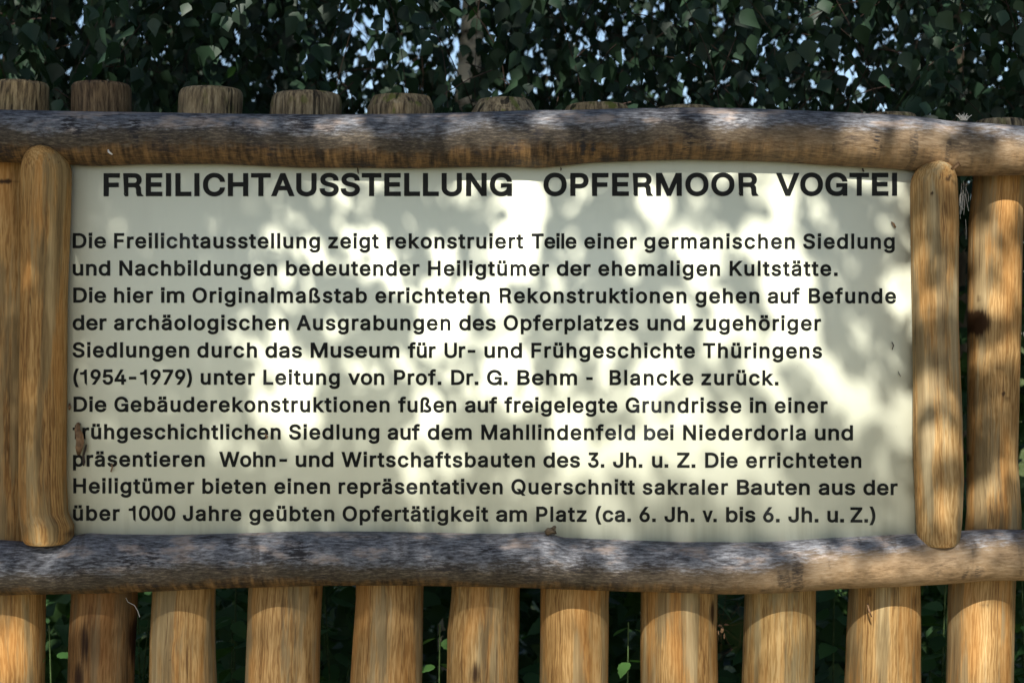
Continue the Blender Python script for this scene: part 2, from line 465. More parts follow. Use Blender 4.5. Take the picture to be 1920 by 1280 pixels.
# rows of (photo y, left, right), top height, top shape, tint, moss
PICKETS = [
    ([(150, -208, -100), (1120, -222, -105), (1280, -222, -105)], 155, 'flat', (1, .96, .9), .3),
    ([(150, -12, 92), (300, -30, 88), (700, -35, 84), (1120, -38, 82), (1280, -38, 82)], 150, 'flat', (1.15, 1.05, .9), .1),
    ([(152, 137, 245), (600, 135, 250), (1120, 135, 256), (1190, 130, 253), (1280, 128, 250)], 152, 'flat', (.54, .455, .40), .05),
    ([(161, 336, 457), (700, 308, 425), (1120, 288, 403), (1200, 283, 403), (1280, 281, 405)], 161, 'round', (.98, .95, .9), .3),
    ([(170, 508, 642), (700, 485, 622), (1120, 466, 604), (1280, 459, 600)], 169, 'dome', (.96, .93, .90), .6),
    ([(175, 690, 816), (700, 678, 804), (1120, 667, 794), (1280, 656, 791)], 175, 'chamfer', (.97, .92, .86), .9),
    ([(182, 880, 1010), (700, 862, 990), (1120, 845, 973), (1180, 838, 973), (1280, 837, 971)], 181, 'bevel', (1.02, 1.0, .95), .8),
    ([(191, 1058, 1180), (700, 1034, 1160), (1120, 1012, 1141), (1280, 1011, 1142)], 191, 'dome', (1.05, .98, .86), .9),
    ([(197, 1222, 1345), (700, 1210, 1345), (1120, 1202, 1344), (1280, 1202, 1345)], 196, 'dome', (1.02, .97, .88), .6),
    ([(205, 1400, 1532), (1120, 1397, 1528), (1280, 1392, 1526)], 207, 'dome', (.97, .97, .90), .5),
    ([(211, 1606, 1716), (700, 1600, 1722), (1120, 1593, 1726), (1280, 1586, 1727)], 210, 'round', (1.05, 1.0, .9), .4),
    ([(220, 1826, 1920), (340, 1824, 1918), (420, 1817, 1916), (640, 1814, 1910), (860, 1812, 1904), (960, 1813, 1912), (1000, 1810, 1912), (1060, 1786, 1905), (1120, 1782, 1903), (1280, 1779, 1901)], 221, 'dome', (1.0, .97, .92), .4),
    ([(215, 2000, 2110), (1120, 1975, 2090), (1280, 1970, 2088)], 216, 'dome', (1, .97, .9), .4),
    ([(160, -400, -285), (1120, -412, -290), (1280, -412, -290)], 158, 'round', (1.02, .98, .9), .3),
    ([(165, -590, -470), (1120, -600, -478), (1280, -600, -478)], 166, 'dome', (.97, .94, .9), .4),
    ([(215, 2190, 2300), (1120, 2165, 2282), (1280, 2163, 2282)], 214, 'round', (1.03, 1.0, .92), .4),
    ([(215, 2380, 2495), (1120, 2360, 2478), (1280, 2358, 2478)], 210, 'dome', (.98, .97, .9), .3),
]
KNOTS = {  # picket index -> photo marks (x, y, rx, ry, strength)
    1: [(18, 342, .022, .006, .8), (8, 640, .012, .02, .55), (20, 745, .02, .03, .45)],
    2: [(165, 1200, .012, .05, .8), (240, 1200, .012, .06, .7), (150, 1270, .015, .04, .7)],
    3: [(323, 1231, .005, .005, .9), (318, 1190, .003, .004, .7)],
    4: [(590, 1115, .006, .02, .7)],
    6: [(893, 1262, .018, .03, .55), (905, 1190, .006, .006, .5)],
    8: [(1337, 1150, .007, .03, .7), (1256, 1190, .003, .003, .9)],
    10: [(1628, 1112, .007, .012, .8), (1715, 1130, .01, .03, .6)],
    11: [(1832, 605, .019, .024, 1.25), (1836, 560, .006, .012, .5), (1885, 748, .013, .005, .9), (1876, 738, .006, .006, .8), (1858, 950, .02, .04, .5), (1872, 935, .008, .05, .5), (1845, 935, .006, .04, .5), (1822, 860, .008, .012, .4), (1842, 1130, .02, .01, .4)],
}
for i, (rows, top, shape, tint, moss) in enumerate(PICKETS):
    ys = [r[0] for r in rows]
    w0 = np.mean([r[2] - r[1] for r in rows])
    rm = 0.5 * w0 / 1000.0 * 1.033
    dep = PICK_FRONT + rm
    ztop = at(0, top, PICK_FRONT + 0.015)[2]
    st = []
    zs = list(np.arange(0.0, 0.85, 0.06)) + list(np.arange(0.86, ztop - 0.05, 0.008)) + list(np.arange(ztop - 0.05, ztop - 0.0035, 0.004)) + [ztop - 0.0035, ztop - 0.001, ztop]
    for z in zs:
        py = 640 - (z - ZC) * 1000 * D / (D + dep)
        xl = interp([(r[0], r[1]) for r in rows], py); xr = interp([(r[0], r[2]) for r in rows], py)
        k = (D + dep) / D
        r = (xr - xl) / 2000.0 * k
        t = ztop - z
        f = 1.0
        if shape == 'flat': f = 1 - 0.07 * (1 - smoothstep(0, .006, t))
        elif shape == 'flatter': f = 1.0
        elif shape == 'round': f = 1 - 0.12 * (1 - math.sqrt(max(0, 1 - (1 - min(1, t / .018)) ** 2)))
        elif shape == 'dome': f = 0.86 + 0.14 * math.sqrt(max(0, 1 - (1 - min(1, t / .022)) ** 2))
        elif shape == 'chamfer': f = 0.85 + 0.15 * min(1, t / .022)
        elif shape == 'bevel': f = 0.76 + 0.24 * min(1, t / .028)
        cx = ((xl + xr) / 2 - 960) / 1000.0 * k
        st.append((z, cx, PICK_FRONT + r if abs(r - rm) < .01 else dep, z, r * f))
    wea = (lambda zt: (lambda s, a, p: smoothstep(zt - 0.16, zt - 0.05, s)))(ztop)
    marks = KNOTS.get(i, [])
    def stn(s, a, p, marks=marks):
        v = 0.0
        if math.sin(a) < 0.3:
            for (px, py, rx, ry, sg) in marks:
                X, _, Z = at(px, py, 0.04)
                v = max(v, sg * math.exp(-((p[0] - X) / rx) ** 2 - ((p[2] - Z) / ry) ** 2))
        return v
    pk = link('picket', log_mesh('picket', st, 64, 'Z', wea, stn, moss, None, rough=0.04), M_PICKET, fence)
    pk.color = (*tint, 1.0)
    if i == 2: pk['label'] = 'dark reddish brown picket, stained wet-looking'
    if i == 11:
        pk['label'] = 'orange picket right of the sign with dark knot and resin drops'
        for (px, py, r) in ((1868, 559, .0095), (1867, 579, .0075), (1898, 531, .006)):
            c = at(px, py, 0.036 if px < 1890 else 0.045)
            V, F = blob('resin_drop', c, r, r * .45, r, px, .05, 18, 12)
            d = link('resin_drop', mesh_np('resin_drop', V, np.array(F)), M_RESIN)
            d.parent = pk
            d.location = -Vector(pk.location) - Vector(fence.location)

# ------------------------------------------------------------------ sign
sign = empty('information_sign', (0, 0.003, ZC), 'cream information board with black German text set between peeled upright logs', 'sign')
def slab(x0, x1, z0, z1, y0, y1):
    V = [(x0, y0, z0), (x1, y0, z0), (x1, y0, z1), (x0, y0, z1), (x0, y1, z0), (x1, y1, z0), (x1, y1, z1), (x0, y1, z1)]
    F = [(0, 1, 2, 3), (5, 4, 7, 6), (4, 0, 3, 7), (1, 5, 6, 2), (3, 2, 6, 7), (4, 5, 1, 0)]
    return V, F
V, F = slab(at(84, 0)[0], at(1756, 0)[0], at(0, 1046)[2], at(0, 262)[2], 0.0, 0.006)
panel = link('panel', mesh_np('panel', V, np.array(F), False), M_PANEL, sign)

UPR_Y = -0.021
def upright(rows, top, bottom, tint, marks, dome):
    k = (D + UPR_Y) / D
    zt, zb = at(0, top, UPR_Y)[2], at(0, bottom, UPR_Y)[2]
    zs = [zb, zb + .001, zb + .003, zb + .006, zb + .01] + list(np.arange(zb + .015, zt - .05, .006)) + list(np.linspace(zt - .05, zt, 18))
    st = []
    for z in zs:
        py = 640 - (z - ZC) * 1000 * D / (D + UPR_Y)
        xl = interp([(r[0], r[1]) for r in rows], py); xr = interp([(r[0], r[2]) for r in rows], py)
        r = (xr - xl) / 2000.0 * k
        t, b = zt - z, z - zb
        f = 0.10 + 0.90 * max(0.0, 1 - (1 - min(1, t / dome)) ** 2.35) ** (1 / 2.2)
        f *= 0.72 + 0.28 * math.sqrt(max(0, 1 - (1 - min(1, b / .012)) ** 2))
        st.append((z, ((xl + xr) / 2 - 960) / 1000.0 * k, UPR_Y - (r - r * f) * 0.9, z, r * f))
    def stn(s, a, p):
        v = 0.0
        if math.sin(a) < 0.3:
            for (px, py, rx, ry, sg) in marks:
                X, _, Z = at(px, py, UPR_Y - .04)
                v = max(v, sg * math.exp(-((p[0] - X) / rx) ** 2 - ((p[2] - Z) / ry) ** 2))
        return v
    o = link('frame_post', log_mesh('frame_post', st, 64, 'Z', lambda s, a, p: 0.0, stn, 0.2, None, rough=0.03), M_PICKET, sign)
    o.color = (*tint, 1.0)
    return o
fp1 = upright([(277, 42, 131), (330, 40.5, 133), (420, 41, 130), (560, 40, 125), (800, 37, 124.5), (900, 36, 124), (960, 38, 127), (985, 41, 138), (1018, 45, 138)], 277, 1018, (1.08, .97, .80), [(56, 560, .008, .02, .6), (75, 745, .006, .006, .5), (70, 820, .03, .02, .35), (85, 490, .01, .03, .35), (42, 907, .004, .004, .8), (120, 1003, .02, .012, .6)], 0.05)
fp2 = upright([(307, 1709, 1794), (350, 1708.6, 1794.5), (420, 1709, 1797), (600, 1712, 1796), (800, 1713, 1803), (860, 1714, 1804), (900, 1716, 1805), (980, 1719, 1802), (1022, 1722, 1798)], 306, 1022, (.95, .95, .94), [(1776, 336, .009, .008, .85), (1782, 330, .006, .006, .7), (1748, 364, .003, .004, .9), (1735, 640, .02, .03, .3)], 0.046)

# lettering: a grotesque alphabet stored as outlines (2000 units per em, cap height 1017)
GLYPHS_RAW = """
(546:178,313,178,413,178,488 186,566,201,647,216,729 237,807,263,882,289,957 319,1023,353,1078,393,1078 432,1078,472,1078,437,1008 407,934,382,856,356,779 337,702,323,627,309,551 302,480,302,413,302,353 309,291,321,229,333,167 351,101,376,32,401,-37 433,-111,472,-192,432,-192 393,-192,353,-192,296,-94 252,7,223,109,193,212
)546:114,-192,74,-192,114,-109 147,-34,172,36,197,105 215,171,226,233,238,294 244,354,244,413,244,480 237,551,223,627,210,702 190,779,165,856,140,934 109,1008,74,1078,114,1078 154,1078,193,1078,227,1023 257,957,283,882,310,807 330,729,346,647,361,565 368,487,368,413,368,311 353,209,323,107,293,4 250,-95,193,-192,154,-192
-906:525,489,674,489,674,451 674,413,674,376,525,376 377,376,228,376,228,413 228,451,228,489,377,489
.376:216,-9,191,-9,165,-9 144,0,126,18,108,36 99,57,99,82,99,107 108,129,126,147,144,165 165,173,191,173,216,173 238,165,255,147,273,129 282,107,282,82,282,57 273,36,255,18,238,0
0906:529,-14,453,-14,378,-14 313,7,260,48,206,89 166,149,138,227,110,305 96,398,96,508,96,618 110,712,138,790,167,868 208,928,261,969,314,1010 378,1031,453,1031,529,1031 593,1010,646,969,699,928 740,868,768,790,796,712 811,618,811,508,811,398 797,305,769,227,741,149 700,89,647,48,593,7|403,99,453,99,503,99 545,115,580,147,615,180 642,226,660,287,679,348 688,422,688,508,688,595 679,669,660,730,642,791 615,838,580,870,545,903 503,919,453,919,403,919 361,903,326,870,291,838 265,791,246,730,228,669 219,595,219,508,219,422 228,348,246,287,265,226 291,180,326,147,361,115
3906:504,-14,436,-14,374,-14 317,-3,265,19,214,42 172,73,140,115,109,156 91,206,87,264,131,264 175,264,219,264,222,229 233,199,253,174,273,150 299,131,330,118,362,106 398,100,437,100,479,100 517,107,550,122,583,136 610,158,629,186,649,214 658,249,658,290,658,327 649,361,632,392,614,423 587,448,549,467,512,486 463,495,402,495,373,495 343,495,313,495,313,529 313,564,313,598,401,698 488,797,576,897,576,899 576,902,576,904,430,904 285,904,139,904,139,942 139,980,139,1017,341,1017 543,1017,745,1017,745,985 745,953,745,921,638,800 530,678,423,557,423,564 423,571,423,578,498,585 562,577,617,552,671,527 713,491,742,445,771,399 786,347,786,290,786,230 771,178,741,132,711,86 670,51,617,25,565,-1
4906:328,211,79,211,79,246 79,282,79,317,217,550 356,784,494,1017,536,1017 579,1017,621,1017,487,789 352,560,217,332,217,330 217,327,217,325,420,325 623,325,826,325,826,287 826,249,826,211,577,211|604,0,563,0,563,81 563,162,563,242,563,259 563,276,563,292,563,407 563,521,563,635,604,635 645,635,686,635,686,423 686,212,686,0,645,0
5906:508,-14,442,-14,382,-14 328,-2,280,22,232,46 194,79,166,120,137,162 122,208,119,261,161,261 203,261,244,261,247,230 258,202,276,178,294,154 318,134,347,121,375,107 407,100,442,100,483,100 520,109,552,129,585,148 610,175,628,209,646,243 656,281,656,324,656,368 646,407,627,442,608,477 582,504,549,524,516,544 478,554,436,554,402,554 368,548,335,537,302,525 276,510,256,492,216,496 175,501,135,505,154,676 173,847,192,1017,372,1017 552,1017,733,1017,733,980 733,942,733,904,589,904 445,904,301,904,290,804 279,703,268,603,269,603 271,603,272,603,295,623 322,638,355,650,388,661 422,667,459,667,505,667 548,659,588,642,627,625 661,601,690,571,719,540 741,504,758,462,774,421 782,376,782,326,782,261 767,202,738,151,708,100 668,60,617,30,566,1
6906:516,-14,453,-14,389,-14 333,1,284,29,235,58 197,98,169,149,141,200 127,258,127,324,127,372 138,424,159,478,181,532 219,600,274,681,351,793 428,905,505,1017,551,1017 597,1017,644,1017,530,852 416,687,302,522,298,522 295,522,291,522,300,541 313,559,330,575,347,591 368,604,391,614,415,623 441,628,470,628,532,628 586,615,632,589,678,563 713,527,739,480,765,433 778,377,778,314,778,251 764,194,735,145,707,96 669,57,620,29,571,0|413,97,453,97,492,97 527,106,557,125,587,144 611,170,629,203,646,236 655,273,655,314,655,357 646,394,629,427,611,459 587,484,557,503,527,521 492,531,453,531,413,531 378,521,348,503,317,485 293,460,276,428,259,396 250,359,250,317,250,274 259,236,276,203,293,170 317,144,348,125,378,106
7906:239,0,194,0,345,299 496,598,647,897,647,899 647,902,647,904,473,904 298,904,124,904,124,942 124,980,124,1017,343,1017 562,1017,781,1017,781,977 781,937,781,897,631,598 480,299,330,0,285,0
9906:390,1031,452,1031,515,1031 571,1017,620,988,669,959 708,920,736,869,764,818 778,759,778,694,778,645 767,594,745,539,724,485 685,418,630,337,554,224 477,112,401,0,354,0 307,0,261,0,375,165 489,330,603,495,607,495 611,495,615,495,605,476 592,458,575,442,558,426 537,413,513,404,490,394 464,389,436,389,374,389 320,402,274,428,228,454 192,491,166,538,140,585 127,640,127,703,127,767 141,823,169,873,198,922 236,961,285,989,334,1017|492,920,452,920,413,920 379,911,348,892,318,873 294,847,277,815,259,782 251,745,251,703,251,661 259,624,277,591,294,558 318,533,348,515,379,496 413,487,452,487,492,487 527,496,557,514,588,532 612,558,629,590,646,622 655,659,655,701,655,743 646,781,629,814,612,847 588,873,558,892,527,911
A959:79,0,33,0,156,339 280,678,403,1017,453,1017 503,1017,552,1017,677,678 801,339,926,0,881,0 835,0,790,0,718,202 646,403,574,605,561,642 546,689,528,744,511,800 489,871,464,957,473,957 482,957,490,957,465,870 444,798,426,742,408,686 393,640,381,605,311,403 240,202,170,0,124,0|393,284,220,284,220,322 220,360,220,397,393,397 566,397,740,397,740,360 740,322,740,284,566,284
B912:244,0,120,0,120,339 120,678,120,1017,241,1017 361,1017,482,1017,553,1017 611,1005,658,981,704,957 739,925,762,884,785,843 796,798,796,748,796,704 789,669,773,640,758,612 738,589,713,572,687,555 660,542,630,533,630,530 630,527,630,524,662,522 695,511,726,491,758,471 784,443,805,406,825,370 836,325,836,272,836,221 824,175,800,133,777,92 740,60,689,36,638,12 573,0,493,0,369,0|249,230,249,114,329,114 409,114,490,114,569,114 625,129,660,159,694,190 711,228,711,273,711,308 702,339,685,368,668,396 643,419,611,436,579,453 541,462,496,462,414,462 332,462,249,462,249,346|249,682,249,571,325,571 400,571,476,571,513,571 547,578,576,592,606,607 629,627,646,653,663,679 672,709,672,744,672,789 656,827,625,858,594,888 546,903,480,903,403,903 326,903,249,903,249,793
C1020:587,-14,535,-14,447,-14 369,8,300,50,232,92 178,152,139,230,100,309 81,401,81,508,81,615 100,708,139,786,178,864 232,925,300,967,369,1010 447,1031,535,1031,586,1031 635,1024,680,1009,726,994 767,971,804,942,841,913 871,878,896,837,920,796 937,749,946,696,903,696 860,696,817,696,809,732 796,762,779,789,761,816 740,838,715,857,689,875 661,889,631,898,600,907 568,912,535,912,472,912 416,896,367,864,318,833 279,787,250,728,221,668 207,595,207,508,207,422 221,349,250,289,279,229 318,184,368,153,417,121 473,106,535,106,568,106 600,111,631,120,661,129 689,143,715,161,740,179 761,202,779,229,796,256 809,286,817,321,860,321 903,321,946,321,937,269 921,222,896,181,872,140 841,105,805,76,768,47 727,24,681,9,635,-6
D1004:541,0,438,0,356,0 274,0,192,0,192,38 192,76,192,114,271,114 350,114,429,114,512,114 581,130,636,161,690,193 731,239,758,298,785,357 798,428,798,511,798,592 785,662,758,721,732,780 692,825,639,856,586,888 521,903,442,903,357,903 272,903,186,903,186,941 186,979,186,1017,274,1017 363,1017,451,1017,550,1017 635,997,705,957,775,916 829,858,867,782,904,706 923,616,923,511,923,405 904,314,867,237,829,161 774,102,701,61,629,20|206,1017,249,1017,249,678 249,339,249,0,206,0 163,0,120,0,120,339 120,678,120,1017,163,1017
E837:330,0,120,0,120,339 120,678,120,1017,328,1017 537,1017,745,1017,745,979 745,941,745,903,580,903 414,903,249,903,249,793 249,682,249,572,403,572 557,572,711,572,711,534 711,496,711,457,557,457 403,457,249,457,249,343 249,229,249,114,416,114 583,114,750,114,750,76 750,38,750,0,540,0
F820:163,0,120,0,120,339 120,678,120,1017,326,1017 532,1017,738,1017,738,979 738,941,738,903,575,903 412,903,249,903,249,788 249,672,249,557,397,557 545,557,692,557,692,518 692,480,692,442,545,442 397,442,249,442,249,295 249,147,249,0,206,0
G1041:618,-14,537,-14,447,-14 367,8,299,50,230,93 177,153,138,231,100,309 81,402,81,508,81,615 100,708,138,786,177,864 230,925,298,967,366,1010 443,1031,530,1031,584,1031 634,1023,681,1007,728,991 770,968,806,939,843,909 874,873,898,833,923,792 939,747,948,697,904,697 860,697,816,697,806,730 792,760,774,786,757,812 736,835,712,854,688,873 661,887,631,897,600,907 567,912,531,912,470,912 415,896,366,865,317,834 279,788,250,728,221,668 207,595,207,508,207,422 221,349,250,290,279,230 319,184,368,153,418,122 475,106,537,106,595,106 645,118,689,142,733,167 768,201,792,247,817,292 830,344,830,405,843,403 856,400,869,398,767,398 666,398,565,398,565,436 565,474,565,511,696,511 826,511,956,511,956,474 956,437,956,400,956,316 938,244,902,182,865,120 816,72,753,38,690,3
H1034:163,0,120,0,120,339 120,678,120,1017,163,1017 206,1017,249,1017,249,871 249,724,249,578,428,578 606,578,785,578,785,724 785,871,785,1017,828,1017 871,1017,914,1017,914,678 914,339,914,0,871,0 828,0,785,0,785,155 785,309,785,464,606,464 428,464,249,464,249,309 249,155,249,0,206,0
J793:459,-14,370,-14,280,-14 207,13,151,66,94,118 66,193,66,291,66,309 66,327,66,346,109,346 152,346,195,346,195,327 195,309,195,291,195,229 211,181,243,149,275,116 317,100,370,100,422,100 464,116,496,149,528,181 544,229,544,291,544,533 544,775,544,1017,587,1017 630,1017,673,1017,673,775 673,533,673,291,673,193 644,118,588,66,532,13
K933:291,378,209,291,209,338 209,385,209,432,232,463 255,493,278,522,301,551 325,579,349,607,373,634 398,661,423,688,525,798 626,908,727,1017,784,1017 840,1017,897,1017,752,862 607,707,462,552,460,552 458,552,455,552,373,465|163,0,120,0,120,339 120,678,120,1017,163,1017 206,1017,249,1017,249,901 249,785,249,668,249,596 248,523,248,450,248,429 249,408,249,386,249,258 249,129,249,0,206,0|795,0,744,0,621,173 498,346,376,518,402,552 429,585,456,619,603,412 750,206,897,0,846,0
L786:321,0,120,0,120,339 120,678,120,1017,163,1017 206,1017,249,1017,249,716 249,415,249,114,407,114 565,114,722,114,722,76 722,38,722,0,522,0
M1256:161,0,120,0,120,339 120,678,120,1017,181,1017 242,1017,303,1017,387,803 471,589,554,374,560,359 567,340,575,318,582,295 590,271,598,245,607,219 615,193,623,168,630,142 637,119,643,98,634,98 624,98,615,98,621,118 628,140,636,165,643,190 652,216,660,242,668,269 676,294,684,316,692,339 699,359,705,374,787,589 870,803,953,1017,1014,1017 1075,1017,1136,1017,1136,678 1136,339,1136,0,1093,0 1051,0,1009,0,1009,194 1009,388,1009,582,1009,603 1009,627,1009,654,1009,680 1010,708,1010,737,1011,767 1012,796,1012,826,1013,856 1014,886,1014,914,1018,914 1022,914,1026,914,1016,883 1006,851,995,819,985,786 974,755,964,726,954,696 944,668,935,644,926,619 918,598,912,582,836,388 760,194,684,0,646,0 609,0,572,0,495,194 418,388,341,582,334,598 327,618,318,642,310,666 300,693,290,722,280,751 269,783,258,815,247,848 236,881,224,914,229,914 233,914,238,914,239,889 239,861,240,832,241,803 241,773,242,743,242,713 243,685,243,657,244,629 244,604,244,582,244,388 244,194,244,0,203,0
N1047:163,0,120,0,120,339 120,678,120,1017,171,1017 222,1017,272,1017,410,800 548,583,686,365,697,349 710,328,726,301,741,275 757,246,775,213,793,181 810,146,828,110,822,109 816,108,810,107,806,145 803,181,801,216,800,252 799,285,798,314,798,344 798,369,798,390,798,599 798,808,798,1017,841,1017 884,1017,927,1017,927,678 927,339,927,0,876,0 825,0,774,0,651,193 527,387,404,580,388,606 372,633,355,661,338,690 318,723,296,762,274,801 247,848,215,904,223,905 231,906,238,907,241,857 243,810,244,767,246,725 248,687,249,656,249,624 250,600,250,582,250,388 250,194,250,0,207,0
O1067:621,-14,534,-14,447,-14 369,8,301,50,233,92 179,152,140,230,100,309 81,401,81,508,81,615 100,708,140,786,179,864 233,925,301,967,369,1010 447,1031,534,1031,621,1031 699,1010,767,967,835,925 889,864,928,786,967,708 986,615,986,508,986,401 967,309,928,230,889,152 835,92,767,50,699,8|473,106,534,106,595,106 649,121,699,152,748,183 788,228,817,288,846,348 860,422,860,508,860,595 846,669,817,729,788,789 748,835,699,865,649,896 595,912,534,912,473,912 418,896,368,865,319,834 280,789,251,729,221,668 207,595,207,508,207,422 221,348,251,288,280,229 319,183,368,152,418,121
P889:163,0,120,0,120,339 120,678,120,1017,237,1017 354,1017,470,1017,549,1017 614,1003,665,975,716,946 754,908,779,859,805,811 817,756,817,695,817,635 805,580,779,531,754,482 716,443,665,414,614,386 549,371,470,371,386,371 302,371,219,371,219,409 219,447,219,485,301,485 383,485,465,485,518,485 561,494,594,512,627,530 651,555,666,587,681,619 689,655,689,695,689,736 681,772,666,803,651,834 627,859,594,877,561,895 518,904,464,904,393,904 321,904,249,904,249,603 249,301,249,0,206,0
Q1067:548,243,490,318,535,318 580,318,625,318,663,269 701,219,739,169,748,156 758,143,767,130,824,55 880,-20,937,-96,892,-96 847,-96,802,-96,765,-46 728,4,691,53,681,66 672,79,662,91,605,167|621,-14,534,-14,447,-14 369,8,301,50,233,92 179,152,140,230,100,309 81,401,81,508,81,615 100,708,140,786,179,864 233,925,301,967,369,1010 447,1031,534,1031,621,1031 699,1010,767,967,835,925 889,864,928,786,967,708 986,615,986,508,986,401 967,309,928,230,889,152 835,92,767,50,699,8|473,106,534,106,595,106 649,121,699,152,748,183 788,228,817,288,846,348 860,422,860,508,860,595 846,669,817,729,788,789 748,835,699,865,649,896 595,912,534,912,473,912 418,896,368,865,319,834 280,789,251,729,221,668 207,595,207,508,207,422 221,348,251,288,280,229 319,183,368,152,418,121
S893:525,-18,447,-18,374,-18 309,-6,255,18,201,43 158,76,128,120,97,164 80,215,76,273,121,273 165,273,209,273,212,234 225,201,247,175,269,150 298,130,333,117,368,105 406,98,447,98,494,98 535,106,572,121,609,135 638,156,659,184,680,211 691,243,691,279,691,311 682,337,664,358,646,378 622,395,592,409,561,423 527,435,490,445,449,456 408,467,367,479,283,502 218,535,172,578,127,622 104,677,104,745,104,802 119,853,150,896,181,939 222,972,275,996,328,1019 388,1031,454,1031,521,1031 581,1019,632,995,684,971 724,939,754,897,784,856 800,809,802,756,759,756 717,756,675,756,669,807 646,846,604,875,563,903 511,917,450,917,406,917 368,910,335,896,301,881 276,861,257,836,239,811 230,783,230,751,230,717 241,689,262,667,283,646 309,629,339,616,369,604 397,594,425,587,459,577 494,568,529,559,558,551 590,540,623,527,657,514 688,497,717,475,747,454 771,427,789,395,807,363 817,324,817,277,817,222 802,172,773,127,744,82 702,47,647,21,592,-5
T897:171,903,64,903,64,941 64,979,64,1017,320,1017 577,1017,834,1017,834,979 834,941,834,903,727,903 620,903,513,903,513,602 513,301,513,0,471,0 428,0,385,0,385,301 385,602,385,903,278,903
U1035:598,-16,518,-16,437,-16 368,-1,308,31,248,62 202,105,169,160,137,214 120,277,120,346,120,570 120,794,120,1017,163,1017 206,1017,249,1017,249,797 249,577,249,356,249,308 259,264,281,226,303,188 334,158,374,136,414,114 462,103,518,103,574,103 621,114,661,136,701,158 732,188,753,226,775,264 785,308,785,356,785,577 785,797,785,1017,828,1017 871,1017,914,1017,914,794 914,570,914,346,914,277 898,214,865,160,832,105 786,62,727,31,667,-1
V959:457,0,408,0,283,339 158,678,33,1017,78,1017 123,1017,169,1017,241,816 313,614,384,412,397,378 412,332,431,275,449,217 471,146,496,61,487,61 478,61,469,61,494,148 516,220,534,276,552,333 567,378,579,412,649,614 719,816,789,1017,835,1017 880,1017,926,1017,803,678 679,339,556,0,506,0
W1373:360,0,310,0,218,339 125,678,33,1017,77,1017 121,1017,165,1017,219,809 272,600,326,392,335,359 343,325,351,291,359,257 366,222,374,187,381,152 388,116,394,79,389,79 384,79,378,79,385,116 392,152,399,187,407,222 414,257,423,291,431,325 439,359,448,392,503,600 558,809,612,1017,661,1017 710,1017,759,1017,814,809 869,600,923,392,932,359 941,325,949,291,957,257 965,222,972,187,980,152 987,116,994,79,988,79 982,79,976,79,983,116 990,152,998,187,1005,222 1013,257,1021,291,1029,325 1037,359,1045,392,1099,600 1153,809,1207,1017,1251,1017 1295,1017,1339,1017,1246,678 1153,339,1060,0,1011,0 961,0,911,0,852,215 794,431,735,646,724,688 713,734,703,783,692,832 682,887,672,950,681,950 690,950,699,950,689,891 679,837,670,789,660,742 649,694,636,646,577,431 519,215,461,0,411,0
Z877:322,0,83,0,83,31 83,62,83,93,238,319 392,544,547,770,567,800 589,831,612,861,635,892 658,922,681,951,686,937 691,923,696,909,654,907 613,905,571,904,529,904 487,903,446,903,324,903 202,903,81,903,81,941 81,979,81,1017,318,1017 556,1017,793,1017,793,986 793,955,793,923,641,701 489,479,337,257,315,225 292,193,268,161,244,129 219,98,195,66,190,80 185,94,180,109,222,111 263,112,304,113,345,114 387,114,428,114,552,114 675,114,799,114,799,76 799,38,799,0,560,0
a778:363,-17,320,-17,272,-17 228,-8,189,10,149,28 118,54,95,89,72,124 61,166,61,216,61,259 69,295,86,322,103,349 126,370,155,386,184,402 216,414,251,421,286,429 321,435,356,440,402,446 439,450,467,453,496,457 517,462,531,470,544,478 551,491,551,509,551,511 551,512,551,513,551,545 545,572,533,593,521,615 504,632,480,644,456,656 426,662,391,662,355,662 324,656,298,645,272,633 251,619,235,602,219,584 207,566,200,548,161,559 121,571,82,582,100,628 125,665,157,692,189,719 226,739,266,751,306,763 347,769,388,769,415,769 445,765,478,759,511,752 542,739,572,721,601,702 625,676,645,640,664,605 673,559,673,503,673,335 673,168,673,0,633,0 593,0,553,0,553,35 553,69,553,104,550,104 548,104,545,104,536,86 523,68,504,49,485,30 461,15,431,2,400,-11|310,91,341,91,386,91 425,100,456,117,487,135 511,158,527,186,543,215 551,244,551,276,551,310 551,345,551,380,546,374 535,368,519,364,503,359 484,355,463,352,441,348 421,345,400,342,380,340 364,338,351,336,322,332 294,326,269,317,243,308 222,295,207,279,191,262 184,239,184,210,184,184 190,162,204,144,217,127 236,114,259,104,283,95
b849:522,-16,459,-16,412,-16 374,-8,345,8,315,23 292,42,276,62,259,83 246,102,236,117,232,117 228,117,224,117,224,78 224,39,224,0,184,0 145,0,105,0,105,339 105,678,105,1017,146,1017 187,1017,227,1017,227,891 227,765,227,638,230,638 233,638,236,638,246,653 259,671,275,691,291,712 314,730,343,745,372,761 410,769,458,769,521,769 577,753,626,721,674,689 712,644,740,585,767,526 780,457,780,378,780,297 767,228,740,169,713,110 675,64,626,32,578,0|394,94,440,94,487,94 527,106,559,131,591,156 615,190,632,233,648,276 656,325,656,379,656,432 648,480,632,522,616,565 592,598,560,623,527,647 488,660,440,660,394,660 354,648,322,624,290,600 266,568,250,526,234,484 225,435,225,379,225,323 234,273,250,230,267,187 291,154,323,130,355,106
